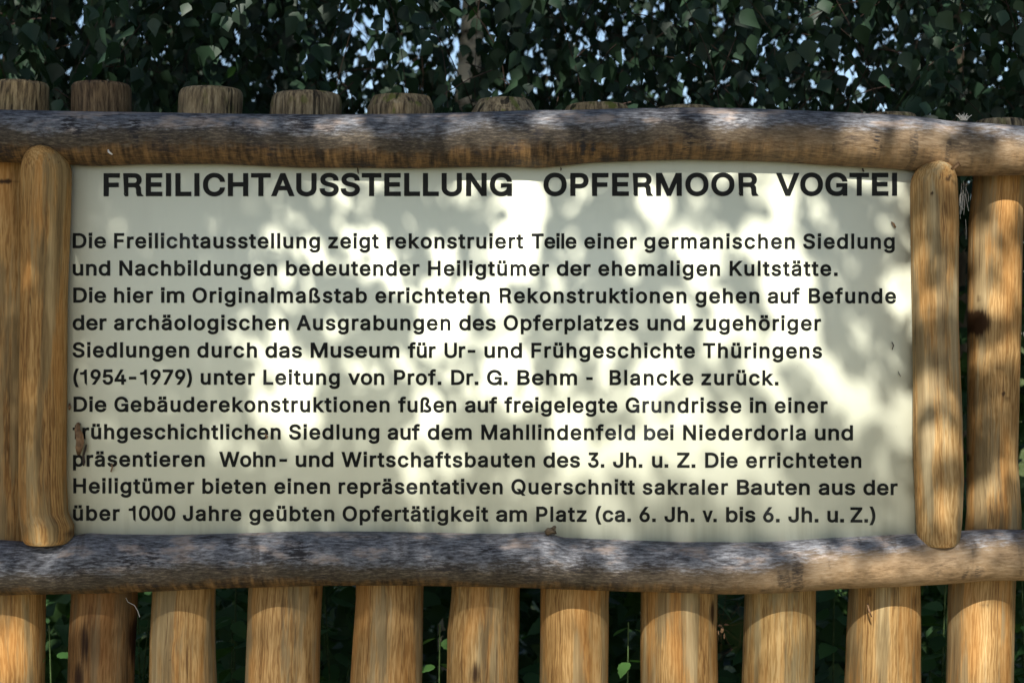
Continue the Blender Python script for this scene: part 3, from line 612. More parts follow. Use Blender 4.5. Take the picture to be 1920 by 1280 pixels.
c791:452,-16,414,-16,346,-16 285,0,234,33,182,66 141,111,112,170,83,229 68,297,68,375,68,454 83,523,112,582,141,641 182,687,234,720,285,752 346,769,414,769,452,769 487,764,520,754,553,744 583,730,610,712,637,693 660,671,680,644,699,617 714,587,723,554,684,544 645,534,606,524,600,544 592,562,581,578,570,595 556,609,540,621,524,634 505,643,484,650,463,656 440,660,414,660,364,660 323,647,290,620,257,594 233,560,217,517,201,474 193,426,193,375,193,324 201,278,217,235,233,192 257,158,290,132,323,106 364,93,414,93,440,93 464,96,485,103,506,110 525,120,541,132,558,145 572,160,583,177,595,195 603,214,608,234,648,224 687,215,726,205,716,170 702,139,682,112,663,85 640,62,612,43,585,23 555,9,521,-1,488,-11
d849:437,-16,391,-16,327,-16 271,0,223,32,174,64 137,110,109,169,82,228 68,297,68,378,68,457 82,526,110,585,137,644 175,689,224,721,272,753 328,769,391,769,439,769 477,761,506,745,535,730 558,712,575,691,591,671 604,653,612,638,615,638 618,638,621,638,621,765 621,891,621,1017,662,1017 703,1017,744,1017,744,678 744,339,744,0,704,0 665,0,625,0,625,39 625,78,625,117,621,117 617,117,613,117,604,102 591,83,574,62,557,42 534,23,505,8,475,-8|362,94,409,94,455,94 494,106,526,130,558,154 582,187,599,230,615,273 623,323,623,379,623,435 615,484,599,526,583,568 559,600,527,624,495,648 455,660,409,660,361,660 321,647,289,623,257,598 233,565,217,522,201,480 193,432,193,379,193,325 201,276,217,233,234,190 258,156,290,131,323,106
e808:476,-16,424,-16,350,-16 287,0,234,33,181,66 140,111,111,170,83,228 68,296,68,374,68,451 82,520,111,579,139,639 179,685,230,719,282,752 342,769,410,769,452,769 492,762,532,748,571,734 607,712,638,682,670,652 696,612,714,564,733,515 742,457,742,388,742,371 742,355,742,339,545,339 347,339,150,339,150,373 150,407,150,442,325,442 501,442,676,442,657,429 638,417,619,404,619,454 611,499,595,537,579,576 556,606,525,628,494,649 456,660,410,660,364,660 325,649,293,627,260,605 235,575,218,539,201,503 192,464,192,422,192,400 192,377,192,355,192,299 202,252,221,212,240,173 267,143,302,123,337,102 378,92,425,92,455,92 483,97,507,105,532,114 553,128,571,145,589,163 602,185,611,211,651,201 690,191,730,182,719,142 699,108,670,79,642,49 607,26,565,9,523,-8
f507:308,759,456,759,456,724 456,689,456,654,308,654 161,654,13,654,13,689 13,724,13,759,161,759|202,0,161,0,161,288 161,575,161,863,161,906 171,943,191,972,211,1001 238,1023,270,1038,303,1052 338,1060,375,1060,403,1060 426,1058,445,1054,463,1050 477,1046,485,1042,475,1007 465,972,455,937,449,939 441,942,430,944,419,947 406,948,389,948,352,948 325,938,309,920,292,901 283,874,283,837,283,558 283,279,283,0,243,0
g850:475,-301,414,-301,358,-301 309,-294,268,-279,226,-265 192,-245,165,-220,137,-195 116,-168,101,-139,135,-119 169,-100,203,-81,213,-97 227,-114,243,-132,259,-150 281,-164,309,-177,336,-189 371,-195,414,-195,475,-195 525,-180,564,-150,603,-121 623,-74,623,-12,623,38 623,87,623,137,619,137 616,137,612,137,603,121 590,103,573,83,557,63 534,46,505,31,475,17 437,10,390,10,329,10 274,24,225,53,177,82 138,125,110,180,82,236 68,303,68,382,68,461 82,529,110,587,138,644 176,689,225,721,273,753 329,769,392,769,439,769 478,761,507,746,536,730 559,712,576,692,593,671 606,653,615,638,619,638 623,638,626,638,626,678 626,718,626,759,666,759 705,759,745,759,745,500 745,241,745,-18,745,-84 730,-138,701,-180,671,-221 631,-252,581,-272,531,-291|363,118,410,118,456,118 495,129,527,150,559,172 583,202,600,242,616,282 625,330,625,385,625,439 617,487,600,528,584,569 560,601,528,624,496,648 457,660,410,660,362,660 323,647,290,623,258,599 234,566,217,525,201,484 193,437,193,385,193,332 201,285,217,245,234,205 259,174,291,152,323,129
h820:227,498,227,453,227,302 227,151,227,0,187,0 146,0,105,0,105,339 105,678,105,1017,146,1017 187,1017,227,1017,227,870 227,722,227,575,220,575 212,575,205,575,228,645 261,694,304,724,347,754 397,769,455,769,506,769 551,758,590,737,629,716 660,684,681,642,703,599 714,545,714,481,714,320 714,160,714,0,673,0 633,0,592,0,592,157 592,314,592,470,592,530 577,576,546,609,515,642 473,658,420,658,384,658 351,650,322,635,292,619 269,596,253,565,236,535
i333:146,0,105,0,105,253 105,506,105,759,146,759 187,759,227,759,227,506 227,253,227,0,187,0|191,886,167,886,144,886 124,893,108,909,91,925 83,944,83,966,83,989 91,1008,108,1024,124,1040 144,1047,167,1047,191,1047 211,1040,228,1024,244,1008 253,989,253,966,253,944 244,925,228,909,211,893
k761:265,315,220,273,220,323 220,373,220,423,227,423 234,423,241,423,350,535 460,647,569,759,619,759 670,759,720,759,603,639 485,519,368,399,363,399 359,399,354,399,310,357|146,0,105,0,105,339 105,678,105,1017,146,1017 187,1017,227,1017,227,678 227,339,227,0,187,0|640,0,588,0,490,124 393,248,296,371,325,400 353,429,382,457,503,305 624,152,744,0,692,0
m1220:146,0,105,0,105,253 105,506,105,759,145,759 184,759,224,759,224,703 224,647,225,591,221,591 218,591,215,591,226,631 242,665,265,692,288,719 314,739,344,752,374,766 406,772,438,772,494,772 540,755,575,721,609,687 632,643,642,589,636,589 630,589,625,589,634,627 650,659,674,686,698,714 727,735,761,750,795,765 833,772,873,772,917,772 958,763,994,744,1031,724 1060,696,1081,657,1103,618 1114,569,1114,510,1114,340 1114,170,1114,0,1073,0 1032,0,991,0,991,169 991,338,991,507,991,562 976,602,945,625,914,649 878,661,837,661,803,661 773,654,748,639,723,625 704,605,691,580,677,555 671,527,671,494,671,330 671,165,671,0,630,0 589,0,548,0,548,173 548,346,548,520,548,562 534,596,506,622,478,648 442,661,399,661,369,661 341,654,315,640,289,626 268,606,252,578,235,551 227,517,227,476,227,317 227,159,227,0,187,0
n819:227,498,227,453,227,302 227,151,227,0,187,0 146,0,105,0,105,253 105,506,105,759,145,759 184,759,223,759,224,697 224,636,224,575,218,575 211,575,205,575,228,645 261,694,304,724,347,754 397,769,455,769,506,769 551,758,590,737,629,716 659,684,681,642,703,599 714,545,714,481,714,320 714,160,714,0,673,0 633,0,592,0,592,157 592,314,592,470,592,530 577,576,546,609,515,642 473,658,420,658,384,658 351,650,322,635,292,619 269,596,253,565,236,535
o830:484,-16,414,-16,346,-16 285,0,234,33,182,66 141,111,112,170,83,229 68,297,68,375,68,454 83,523,112,582,141,641 182,687,234,720,285,752 346,769,414,769,484,769 545,752,597,720,649,687 690,641,719,582,748,523 762,454,762,375,762,297 748,229,719,170,690,111 649,66,597,33,545,0|364,93,414,93,465,93 507,106,540,132,573,158 598,192,614,235,630,278 638,324,638,375,638,426 630,473,614,516,598,559 573,594,540,620,507,647 465,660,414,660,364,660 323,647,290,620,257,594 233,560,217,517,201,474 193,426,193,375,193,324 201,278,217,235,233,192 257,158,290,132,323,106
p849:146,-285,105,-285,105,63 105,411,105,759,145,759 184,759,224,759,224,719 224,679,224,638,228,638 232,638,236,638,245,653 258,671,274,691,291,712 314,730,343,745,372,761 410,769,458,769,521,769 577,753,626,721,674,689 712,644,740,585,767,526 780,457,780,378,780,297 767,228,740,169,713,110 675,64,626,32,578,0 522,-16,459,-16,412,-16 375,-8,345,8,316,23 293,42,276,62,259,83 246,102,236,117,233,117 230,117,227,117,227,-17 227,-151,227,-285,187,-285|394,94,440,94,487,94 527,106,559,131,591,156 615,190,632,233,648,276 656,325,656,379,656,432 648,480,632,522,616,565 592,598,560,623,527,647 488,660,440,660,394,660 354,648,322,624,290,600 266,568,250,526,234,484 225,435,225,379,225,323 234,273,250,230,267,187 291,154,323,130,355,106
r518:146,0,105,0,105,253 105,506,105,759,145,759 184,759,223,759,223,720 223,681,223,642,226,642 228,642,231,642,245,680 270,711,305,734,340,758 381,770,426,770,436,770 446,769,459,769,471,768 480,768,487,767,487,727 487,686,487,645,483,645 474,647,460,649,446,651 430,651,414,651,378,651 346,644,318,629,290,614 268,594,252,567,235,540 227,509,227,474,227,316 227,158,227,0,187,0
s730:423,-16,364,-16,312,-16 265,-9,224,7,184,22 150,45,124,76,97,106 80,144,71,188,110,197 149,205,188,213,198,171 218,140,248,121,278,101 317,91,363,91,415,91 457,102,489,125,520,147 536,174,536,206,536,232 527,254,508,271,489,289 461,302,424,310,382,320 340,330,298,340,230,356 178,382,144,416,111,451 94,494,94,548,94,591 106,630,130,663,154,696 188,722,230,741,272,760 320,769,374,769,426,769 471,761,508,745,545,729 575,707,598,678,621,650 638,617,648,580,611,571 573,563,536,554,527,583 510,609,485,631,460,654 424,665,375,665,329,665 292,655,262,634,232,613 217,586,217,554,217,526 227,504,248,487,268,469 300,456,343,446,382,437 420,428,459,419,528,402 579,377,612,343,646,309 662,265,662,213,662,168 650,129,625,94,600,60 565,33,520,13,475,-7
t455:276,759,408,759,408,724 408,689,408,654,276,654 145,654,13,654,13,689 13,724,13,759,145,759|130,690,130,942,170,942 211,942,252,942,252,693 252,444,252,195,252,162 259,138,272,123,286,107 308,100,341,100,348,100 358,100,370,102,382,104 394,105,404,107,411,73 419,38,426,3,414,-1 400,-4,384,-5,368,-7 352,-8,337,-8,271,-8 220,9,184,43,148,77 130,124,130,186,130,438
u820:421,-10,365,-10,314,-10 269,0,230,22,191,43 160,75,138,117,116,160 105,214,105,278,105,438 105,598,105,759,146,759 187,759,227,759,227,602 227,445,227,288,227,229 243,183,274,150,305,117 347,100,400,100,437,100 469,108,498,124,527,140 550,163,567,194,584,224 592,262,592,305,592,456 592,607,592,759,633,759 673,759,714,759,714,506 714,253,714,0,675,0 635,0,596,0,596,61 596,122,596,184,602,184 608,184,615,184,591,113 557,63,514,34,471,4
v778:368,0,325,0,228,253 132,506,35,759,79,759 124,759,169,759,223,609 277,460,330,310,347,264 362,219,374,174,386,128 398,84,411,42,397,42 382,42,368,42,381,84 394,128,406,174,417,219 432,264,448,310,502,460 556,609,610,759,654,759 699,759,743,759,646,506 549,253,453,0,410,0
z761:281,0,83,0,83,30 83,61,83,91,225,274 366,457,508,639,508,641 508,644,508,646,371,646 233,646,96,646,96,684 96,721,96,759,285,759 475,759,665,759,665,726 665,694,665,662,527,481 390,301,252,120,252,118 252,115,252,113,394,113 536,113,677,113,677,75 677,38,677,0,479,0
ß883:244,791,244,724,244,483 244,241,244,0,203,0 161,0,120,0,120,241 120,483,120,724,120,826 146,903,198,954,250,1005 315,1031,393,1031,437,1031 479,1023,521,1005,562,988 596,962,623,926,650,890 664,844,664,787,664,752 659,724,650,702,640,680 630,660,617,644,605,628 594,612,585,597,576,582 571,565,571,545,571,521 579,500,595,482,611,464 630,447,654,431,677,414 701,396,724,376,747,356 767,332,783,304,798,276 806,242,806,201,806,155 795,116,773,84,751,52 719,28,679,11,639,-5 592,-14,539,-14,494,-14 452,-8,414,3,377,14 348,26,328,41,343,76 359,112,375,147,390,138 410,128,434,116,458,105 490,100,531,100,578,100 615,109,643,128,670,147 684,174,684,209,684,235 676,258,660,278,644,297 624,316,600,333,577,351 553,369,529,388,505,406 485,428,469,453,453,478 445,509,445,544,445,572 450,595,460,612,470,629 482,645,495,659,508,673 519,689,529,706,539,724 544,747,544,776,544,824 529,860,500,883,471,906 435,918,393,918,345,918 307,902,282,871,257,840
ä778:363,-17,320,-17,272,-17 228,-8,189,10,149,28 118,54,95,89,72,124 61,166,61,216,61,259 69,295,86,322,103,349 126,370,155,386,184,402 216,414,251,421,286,429 321,435,356,440,402,446 439,450,467,453,496,457 517,462,531,470,544,478 551,491,551,509,551,511 551,512,551,513,551,545 545,572,533,593,521,615 504,632,480,644,456,656 426,662,391,662,355,662 324,656,298,645,272,633 251,619,235,602,219,584 207,566,200,548,161,559 121,571,82,582,100,628 125,665,157,692,189,719 226,739,266,751,306,763 347,769,388,769,415,769 445,765,478,759,511,752 542,739,572,721,601,702 625,676,645,640,664,605 673,559,673,503,673,335 673,168,673,0,633,0 593,0,553,0,553,35 553,69,553,104,550,104 548,104,545,104,536,86 523,68,504,49,485,30 461,15,431,2,400,-11|310,91,341,91,386,91 425,100,456,117,487,135 511,158,527,186,543,215 551,244,551,276,551,310 551,345,551,380,546,374 535,368,519,364,503,359 484,355,463,352,441,348 421,345,400,342,380,340 364,338,351,336,322,332 294,326,269,317,243,308 222,295,207,279,191,262 184,239,184,210,184,184 190,162,204,144,217,127 236,114,259,104,283,95|545,886,522,886,500,886 481,893,465,909,449,925 441,944,441,966,441,989 449,1008,465,1023,481,1039 500,1047,522,1047,545,1047 564,1039,579,1023,595,1008 603,989,603,966,603,944 595,925,579,909,564,893|257,886,235,886,213,886 193,893,178,909,162,925 154,944,154,966,154,989 162,1008,178,1023,193,1039 213,1047,235,1047,257,1047 276,1039,292,1023,308,1008 315,989,315,966,315,944 308,925,292,909,276,893
ö830:484,-16,414,-16,346,-16 285,0,234,33,182,66 141,111,112,170,83,229 68,297,68,375,68,454 83,523,112,582,141,641 182,687,234,720,285,752 346,769,414,769,484,769 545,752,597,720,649,687 690,641,719,582,748,523 762,454,762,375,762,297 748,229,719,170,690,111 649,66,597,33,545,0|364,93,414,93,465,93 507,106,540,132,573,158 598,192,614,235,630,278 638,324,638,375,638,426 630,473,614,516,598,559 573,594,540,620,507,647 465,660,414,660,364,660 323,647,290,620,257,594 233,560,217,517,201,474 193,426,193,375,193,324 201,278,217,235,233,192 257,158,290,132,323,106|581,886,559,886,536,886 517,893,501,909,485,925 477,944,477,966,477,989 485,1008,501,1023,517,1039 536,1047,559,1047,581,1047 600,1039,616,1023,631,1008 639,989,639,966,639,944 631,925,616,909,600,893|293,886,271,886,249,886 230,893,214,909,198,925 190,944,190,966,190,989 198,1008,214,1023,230,1039 249,1047,271,1047,293,1047 312,1039,328,1023,344,1008 352,989,352,966,352,944 344,925,328,909,312,893
ü820:421,-10,365,-10,314,-10 269,0,230,22,191,43 160,75,138,117,116,160 105,214,105,278,105,438 105,598,105,759,146,759 187,759,227,759,227,602 227,445,227,288,227,229 243,183,274,150,305,117 347,100,400,100,437,100 469,108,498,124,527,140 550,163,567,194,584,224 592,262,592,305,592,456 592,607,592,759,633,759 673,759,714,759,714,506 714,253,714,0,675,0 635,0,596,0,596,61 596,122,596,184,602,184 608,184,615,184,591,113 557,63,514,34,471,4|576,886,554,886,531,886 512,893,496,909,480,925 473,944,473,966,473,989 480,1008,496,1023,512,1039 531,1047,554,1047,576,1047 595,1039,611,1023,626,1008 634,989,634,966,634,944 626,925,611,909,595,893|289,886,266,886,244,886 225,893,209,909,193,925 185,944,185,966,185,989 193,1008,209,1023,225,1039 244,1047,266,1047,289,1047 308,1039,323,1023,339,1008 347,989,347,966,347,944 339,925,323,909,308,893"""
CAP = 1017.0
GL = {}
def load_glyphs():
    for ln in GLYPHS_RAW.strip().split('\n'):
        ch = ln[0]
        adv, body = ln[1:].split(':', 1)
        GL[ch] = (float(adv), [[tuple(float(v) for v in p.split(',')) for p in c.split(' ')] for c in body.split('|')])
    def poly(pts):
        out = []
        for i, (x, y) in enumerate(pts):
            px, py = pts[i - 1]; nx, ny = pts[(i + 1) % len(pts)]
            out.append((x + (px - x) / 3, y + (py - y) / 3, x, y, x + (nx - x) / 3, y + (ny - y) / 3))
        return out
    GL['I'] = (390.0, [poly([(130, 0), (130, CAP), (259, CAP), (259, 0)])])
    GL['l'] = (330.0, [poly([(106, 0), (106, CAP + 12), (226, CAP + 12), (226, 0)])])
    GL['1'] = (780.0, [[(430, 340, 430, 0, 430, 340), (430, 340, 430, 720, 333, 720), (237, 720, 140, 720, 140, 750), (140, 780, 140, 805, 330, 812), (420, 860, 440, CAP - 10, 473, CAP - 10), (507, CAP - 10, 545, CAP - 10, 545, 680), (545, 340, 545, 0, 500, 0)]])
    GL['R'] = (960.0, [[(122, 340, 122, 0, 122, 340), (122, 680, 122, CAP, 280, CAP), (350, CAP, 560, CAP, 740, CAP), (840, 910, 840, 745, 840, 610), (770, 530, 660, 492, 780, 450), (805, 390, 808, 280, 812, 170), (815, 60, 870, 0, 820, 0), (770, 0, 722, 0, 690, 50), (688, 150, 684, 260, 680, 380), (640, 436, 520, 436, 430, 436), (340, 436, 251, 436, 251, 290), (251, 145, 251, 0, 208, 0), (165, 0)],
                        [(251, 620, 251, 548, 350, 548), (450, 548, 550, 548, 650, 548), (712, 610, 712, 728, 712, 840), (650, 905, 545, 905, 450, 905), (350, 905, 251, 905, 251, 800)]])
    # close the leg contour with full handle triples
    GL['R'][1][0][-1] = (208, 0, 186, 0, 150, 0)
    # Helvetica-like spur on G
    GL['G'][1].append(poly([(850, 0), (850, 480), (956, 480), (956, 0)]))
load_glyphs()

def flat_contour(c, res=7):
    pts = []
    n = len(c)
    for i in range(n):
        a, b = c[i], c[(i + 1) % n]
        p0, p1, p2, p3 = np.array(a[2:4]), np.array(a[4:6]), np.array(b[0:2]), np.array(b[2:4])
        L = np.linalg.norm(p3 - p0)
        if L < 1e-6: continue
        u = (p3 - p0) / L
        dev = max(abs(u[0] * (q[1] - p0[1]) - u[1] * (q[0] - p0[0])) for q in (p1, p2))
        m = 1 if dev < 2 else res
        for j in range(m):
            t = j / m
            pts.append((1 - t) ** 3 * p0 + 3 * t * (1 - t) ** 2 * p1 + 3 * t * t * (1 - t) * p2 + t ** 3 * p3)
    # square full stops and umlaut dots
    P = np.array(pts)
    w, h = P.max(0) - P.min(0)
    if w < 190 and h < 190 and abs(w - h) < 25:
        x0, y0 = P.min(0); x1, y1 = P.max(0)
        s = 8
        P = np.array([(x0 + s, y0 + s), (x0 + s, y1 - s), (x1 - s, y1 - s), (x1 - s, y0 + s)])
    keep = [0]
    for i in range(1, len(P)):
        if np.linalg.norm(P[i] - P[keep[-1]]) > 1.0: keep.append(i)
    if np.linalg.norm(P[keep[-1]] - P[keep[0]]) < 1.0: keep.pop()
    return P[keep]

def embolden(P, d):
    """move an outline to its left by d with mitred corners (outer contours run clockwise, holes the other way)"""
    prev, nxt = np.roll(P, 1, 0), np.roll(P, -1, 0)
    e0, e1 = P - prev, nxt - P
    e0 /= np.linalg.norm(e0, axis=1)[:, None]; e1 /= np.linalg.norm(e1, axis=1)[:, None]
    n0 = np.stack([-e0[:, 1], e0[:, 0]], 1); n1 = np.stack([-e1[:, 1], e1[:, 0]], 1)
    m = n0 + n1
    den = np.maximum(0.35, 1 + (n0 * n1).sum(1))[:, None]
    return P + d * m / den

FLAT = {ch: [flat_contour(c) for c in cs] for ch, (a, cs) in GL.items()}

def ink(word):
    x = 0.0
    lo, hi = 1e9, -1e9
    for ch in word:
        P = np.concatenate(FLAT[ch])
        lo = min(lo, x + P[:, 0].min()); hi = max(hi, x + P[:, 0].max())
        x += GL[ch][0]
    return lo, hi

def fill(contours):
    """triangles covering every point with a nonzero winding number, so that overlapping strokes merge"""
    pts, edges = [], []
    for Q in contours:
        o = len(pts)
        pts += [Vector((float(x), float(y))) for x, y in Q]
        edges += [(o + i, o + (i + 1) % len(Q)) for i in range(len(Q))]
    v, e, f = delaunay_2d_cdt(pts, edges, [], 0, 1e-4, False)[:3]
    v = np.array([(p.x, p.y) for p in v])
    f = np.array([t for t in f if len(t) == 3])
    c = v[f].mean(1)
    wind = np.zeros(len(c))
    for Q in contours:
        A, B = Q, np.roll(Q, -1, 0)
        up = (A[None, :, 1] <= c[:, None, 1]) & (B[None, :, 1] > c[:, None, 1])
        dn = (A[None, :, 1] > c[:, None, 1]) & (B[None, :, 1] <= c[:, None, 1])
        cr = (B[None, :, 0] - A[None, :, 0]) * (c[:, None, 1] - A[None, :, 1]) - (B[None, :, 1] - A[None, :, 1]) * (c[:, None, 0] - A[None, :, 0])
        wind += (up & (cr > 0)).sum(1) - (dn & (cr < 0)).sum(1)
    return v, f[np.abs(wind) > .5]

def text_line(words, base, cap, stem, y=-0.0007):
    """words: (text, left, right) in photo px (= mm on the panel); base: ((px, py), (px, py)) of the baseline"""
    VV, FF, o = [], [], 0
    (bx0, by0), (bx1, by1) = base
    for (word, xl, xr) in words:
        k0 = cap / CAP
        d = max(0.0, (stem - 129.0 * k0) / 2.0)          # how much each edge grows, mm
        ky = (cap - 2 * d) / CAP
        kx = ky * 1.05
        lo, hi = ink(word)
        gaps = len(word) - 1
        track = ((xr - xl - 2 * d) - (hi - lo) * kx) / gaps if gaps else 0.0
        if gaps:
            if track < -0.6 or track > 3.2 or gaps < 3:     # share the misfit between spacing and width
                tw = max(-0.6, min(2.0, track * .4)) if gaps > 1 else 0.4
                kx = ((xr - xl - 2 * d) - tw * gaps) / (hi - lo)
                track = tw
        else:
            kx = (xr - xl - 2 * d) / (hi - lo)
        x = xl + d - lo * kx
        for ch in word:
            v, f = fill([embolden(P * np.array([kx, ky]) + np.array([x, d]), d) for P in FLAT[ch]])
            by = by0 + (by1 - by0) * (v[:, 0] - bx0) / (bx1 - bx0)
            VV.append(np.stack([(v[:, 0] - 960) / 1000.0, np.full(len(v), y), ZC + (640 - by + v[:, 1]) / 1000.0], 1))
            FF.append(f + o); o += len(v)
            x += GL[ch][0] * kx + track
    V, F = np.concatenate(VV), np.concatenate(FF)
    p = V[F[0]]
    if np.cross(p[1] - p[0], p[2] - p[0])[1] > 0: F = F[:, ::-1]
    me = mesh_np('text_line', V, F, False)
    o = link('text_line', me, M_VINYL)
    o.parent = panel
    o.location = -Vector(panel.location) - Vector(sign.location)
    return o

def line(words, bl, br, cap=28.5, stem=5.9):
    run = [words[0]]
    for w in words[1:]:
        if w[1] - run[-1][2] > 24:
            text_line(run, ((136, bl), (1680, br)), cap, stem); run = []
        run.append(w)
    text_line(run, ((136, bl), (1680, br)), cap, stem)

LINES = [
    ([('FREILICHTAUSSTELLUNG', 194.3, 960), ('OPFERMOOR', 1019, 1420.5), ('VOGTEI', 1455.8, 1682)], 368.2, 367.3, 43.2, 9.6),
    ([('Die', 136.5, 198.8), ('Freilichtausstellung', 214, 600), ('zeigt', 615.5, 710.5), ('rekonstruiert', 725.5, 981.3), ('Teile', 996.3, 1080.8), ('einer', 1095.5, 1193.8), ('germanischen', 1208, 1490), ('Siedlung', 1505.8, 1677.5)], 465.5, 466.8),
    ([('und', 136.5, 206.8), ('Nachbildungen', 223.8, 519.5), ('bedeutender', 536.3, 786.8), ('Heiligtümer', 802.5, 1029.5), ('der', 1043.8, 1107.5), ('ehemaligen', 1121.8, 1350), ('Kultstätte.', 1368, 1570.5)], 516.8, 517.5),
    ([('Die', 137.5, 198.8), ('hier', 214, 287), ('im', 301.8, 345.5), ('Originalmaßstab', 361, 688), ('errichteten', 703.8, 918.3), ('Rekonstruktionen', 936.3, 1287), ('gehen', 1303.8, 1423.8), ('auf', 1439.3, 1500), ('Befunde', 1516.3, 1680)], 567.5, 568.8),
    ([('der', 136.3, 200), ('archäologischen', 213.8, 541.3), ('Ausgrabungen', 556.3, 844.5), ('des', 860.8, 929.5), ('Opferplatzes', 944.5, 1197.5), ('und', 1213.8, 1284.3), ('zugehöriger', 1300, 1539.5)], 618.8, 619.8),
    ([('Siedlungen', 136.3, 354.5), ('durch', 370, 481.8), ('das', 497.5, 566.3), ('Museum', 582.5, 748.8), ('für', 764.5, 817), ('Ur-', 833.3, 891.3), ('und', 908.3, 978.8), ('Frühgeschichte', 996.3, 1303), ('Thüringens', 1318, 1541.3)], 670, 671.6),
    ([('(1954-1979)', 137.5, 360), ('unter', 376.3, 478), ('Leitung', 493.8, 637), ('von', 653, 720.5), ('Prof.', 738.8, 827.5), ('Dr.', 845.8, 897), ('G.', 913, 951.8), ('Behm', 970, 1082), ('-', 1099.3, 1111.3), ('Blancke', 1143, 1300), ('zurück.', 1315, 1459.5)], 720.8, 722.4),
    ([('Die', 138, 199.5), ('Gebäuderekonstruktionen', 214.5, 730.5), ('fußen', 746.3, 855.5), ('auf', 871.8, 932.5), ('freigelegte', 945.5, 1157.5), ('Grundrisse', 1173, 1390), ('in', 1405.8, 1436.8), ('einer', 1452.5, 1551.8)], 771.8, 774.1),
    ([('frühgeschichtlichen', 136.3, 526.3), ('Siedlung', 542, 711.3), ('auf', 726.8, 787.5), ('dem', 801.8, 884.5), ('Mahllindenfeld', 902.5, 1190.8), ('bei', 1207.5, 1263), ('Niederdorla', 1280.8, 1510.8), ('und', 1528, 1599.3)], 823, 825.3),
    ([('präsentieren', 137, 383.8), ('Wohn-', 411.3, 538.3), ('und', 554.5, 625), ('Wirtschaftsbauten', 640.5, 1003), ('des', 1018.8, 1087.5), ('3.', 1102.5, 1133), ('Jh.', 1149.3, 1204.5), ('u.', 1222.5, 1253), ('Z.', 1269.5, 1303.8), ('Die', 1322, 1383), ('errichteten', 1398.8, 1615)], 874.3, 877.1),
    ([('Heiligtümer', 137.5, 364.5), ('bieten', 379.5, 498.3), ('einen', 514.3, 618.8), ('repräsentativen', 635, 942.5), ('Querschnitt', 958.8, 1190.5), ('sakraler', 1205, 1365), ('Bauten', 1381.8, 1518.3), ('aus', 1535, 1603.3), ('der', 1618.8, 1683)], 924.5, 927.7),
    ([('über', 137, 224.5), ('1000', 241.3, 328.8), ('Jahre', 343, 452.5), ('geübten', 467.5, 626.8), ('Opfertätigkeit', 642.5, 915.5), ('am', 930, 988), ('Platz', 1005.5, 1100), ('(ca.', 1116.8, 1183), ('6.', 1198.8, 1229.5), ('Jh.', 1245.8, 1302), ('v.', 1317.5, 1343.8), ('bis', 1361.3, 1416.3), ('6.', 1430.8, 1461.8), ('Jh.', 1478, 1534.5), ('u.', 1551.3, 1582.5), ('Z.)', 1594.5, 1641.3)], 975.5, 979.1),
]
for ln in LINES: line(*ln)

# ------------------------------------------------------------------ leaves
LT = np.array([(0, 0, 0), (0, .40, 0), (0, 1.0, 0), (-.27, .14, 1), (-.41, .34, 1), (-.17, .72, 1), (.27, .14, 1), (.41, .34, 1), (.17, .72, 1)], dtype=float)
LF = np.array([(0, 1, 4, 3), (1, 2, 5, 4), (0, 6, 7, 1), (1, 7, 8, 2)])
def leaf_arrays(P, T, N, S, tmpl=LT, faces=LF, fold=0.22, droop=0.15):
    """P base points, T tip directions, N face normals, S sizes -> vertices and quads of many single leaves"""
    T = T / np.linalg.norm(T, axis=1)[:, None]
    X = np.cross(T, N); X /= np.maximum(1e-6, np.linalg.norm(X, axis=1))[:, None]
    N = np.cross(X, T)
    t = tmpl
    n = len(P)
    fl = fold * (0.4 + 1.2 * rng.random(n))
    dr = droop * rng.normal(0, 1, n)
    wid = 0.85 + 0.3 * rng.random(n)
    V = (P[:, None, :] + S[:, None, None] * (X[:, None, :] * (t[None, :, 0:1] * wid[:, None, None]) + T[:, None, :] * t[None, :, 1:2]
         + N[:, None, :] * (np.abs(t[None, :, 0:1]) * fl[:, None, None] + (t[None, :, 1:2] ** 2) * dr[:, None, None])))
    k = len(t)
    F = faces[None, :, :] + (np.arange(n) * k)[:, None, None]
    return V.reshape(-1, 3), F.reshape(-1, faces.shape[1]), k

def tints(n, k, a, b, yellow=0.04):
    u = rng.random((n, 1))
    c = np.array(a)[None] * (1 - u) + np.array(b)[None] * u
    c *= (0.75 + 0.5 * rng.random((n, 1)))
    y = rng.random(n) < yellow
    c[y] = np.array((.20, .17, .03)) * (0.7 + .5 * rng.random((y.sum(), 1)))
    c = np.concatenate([c, np.ones((n, 1))], 1)
    return np.repeat(c, k, axis=0)

def tube(path, radii, n=5):
    path = np.asarray(path, float)
    tang = np.gradient(path, axis=0)
    tang /= np.maximum(1e-9, np.linalg.norm(tang, axis=1))[:, None]
    ref = np.array((0.31, 0.27, 0.91)) if abs(tang[0, 2]) < .9 else np.array((1.0, 0.1, 0.0))
    U = np.cross(tang, ref); U /= np.linalg.norm(U, axis=1)[:, None]
    W = np.cross(tang, U)
    a = np.linspace(0, 2 * math.pi, n, endpoint=False)
    V = path[:, None, :] + np.asarray(radii, float)[:, None, None] * (U[:, None, :] * np.cos(a)[None, :, None] + W[:, None, :] * np.sin(a)[None, :, None])
    m = len(path)
    i = np.arange(m - 1)[:, None] * n
    j = np.arange(n)[None, :]
    j2 = (j + 1) % n
    F = np.stack([i + j, i + j2, i + n + j2, i + n + j], -1).reshape(-1, 4)
    return V.reshape(-1, 3), F

class Tubes:
    def __init__(self): self.V, self.F, self.o = [], [], 0
    def add(self, path, radii, n=5):
        v, f = tube(path, radii, n)
        self.V.append(v); self.F.append(f + self.o); self.o += len(v)
    def mesh(self, name): return mesh_np(name, np.concatenate(self.V), np.concatenate(self.F))

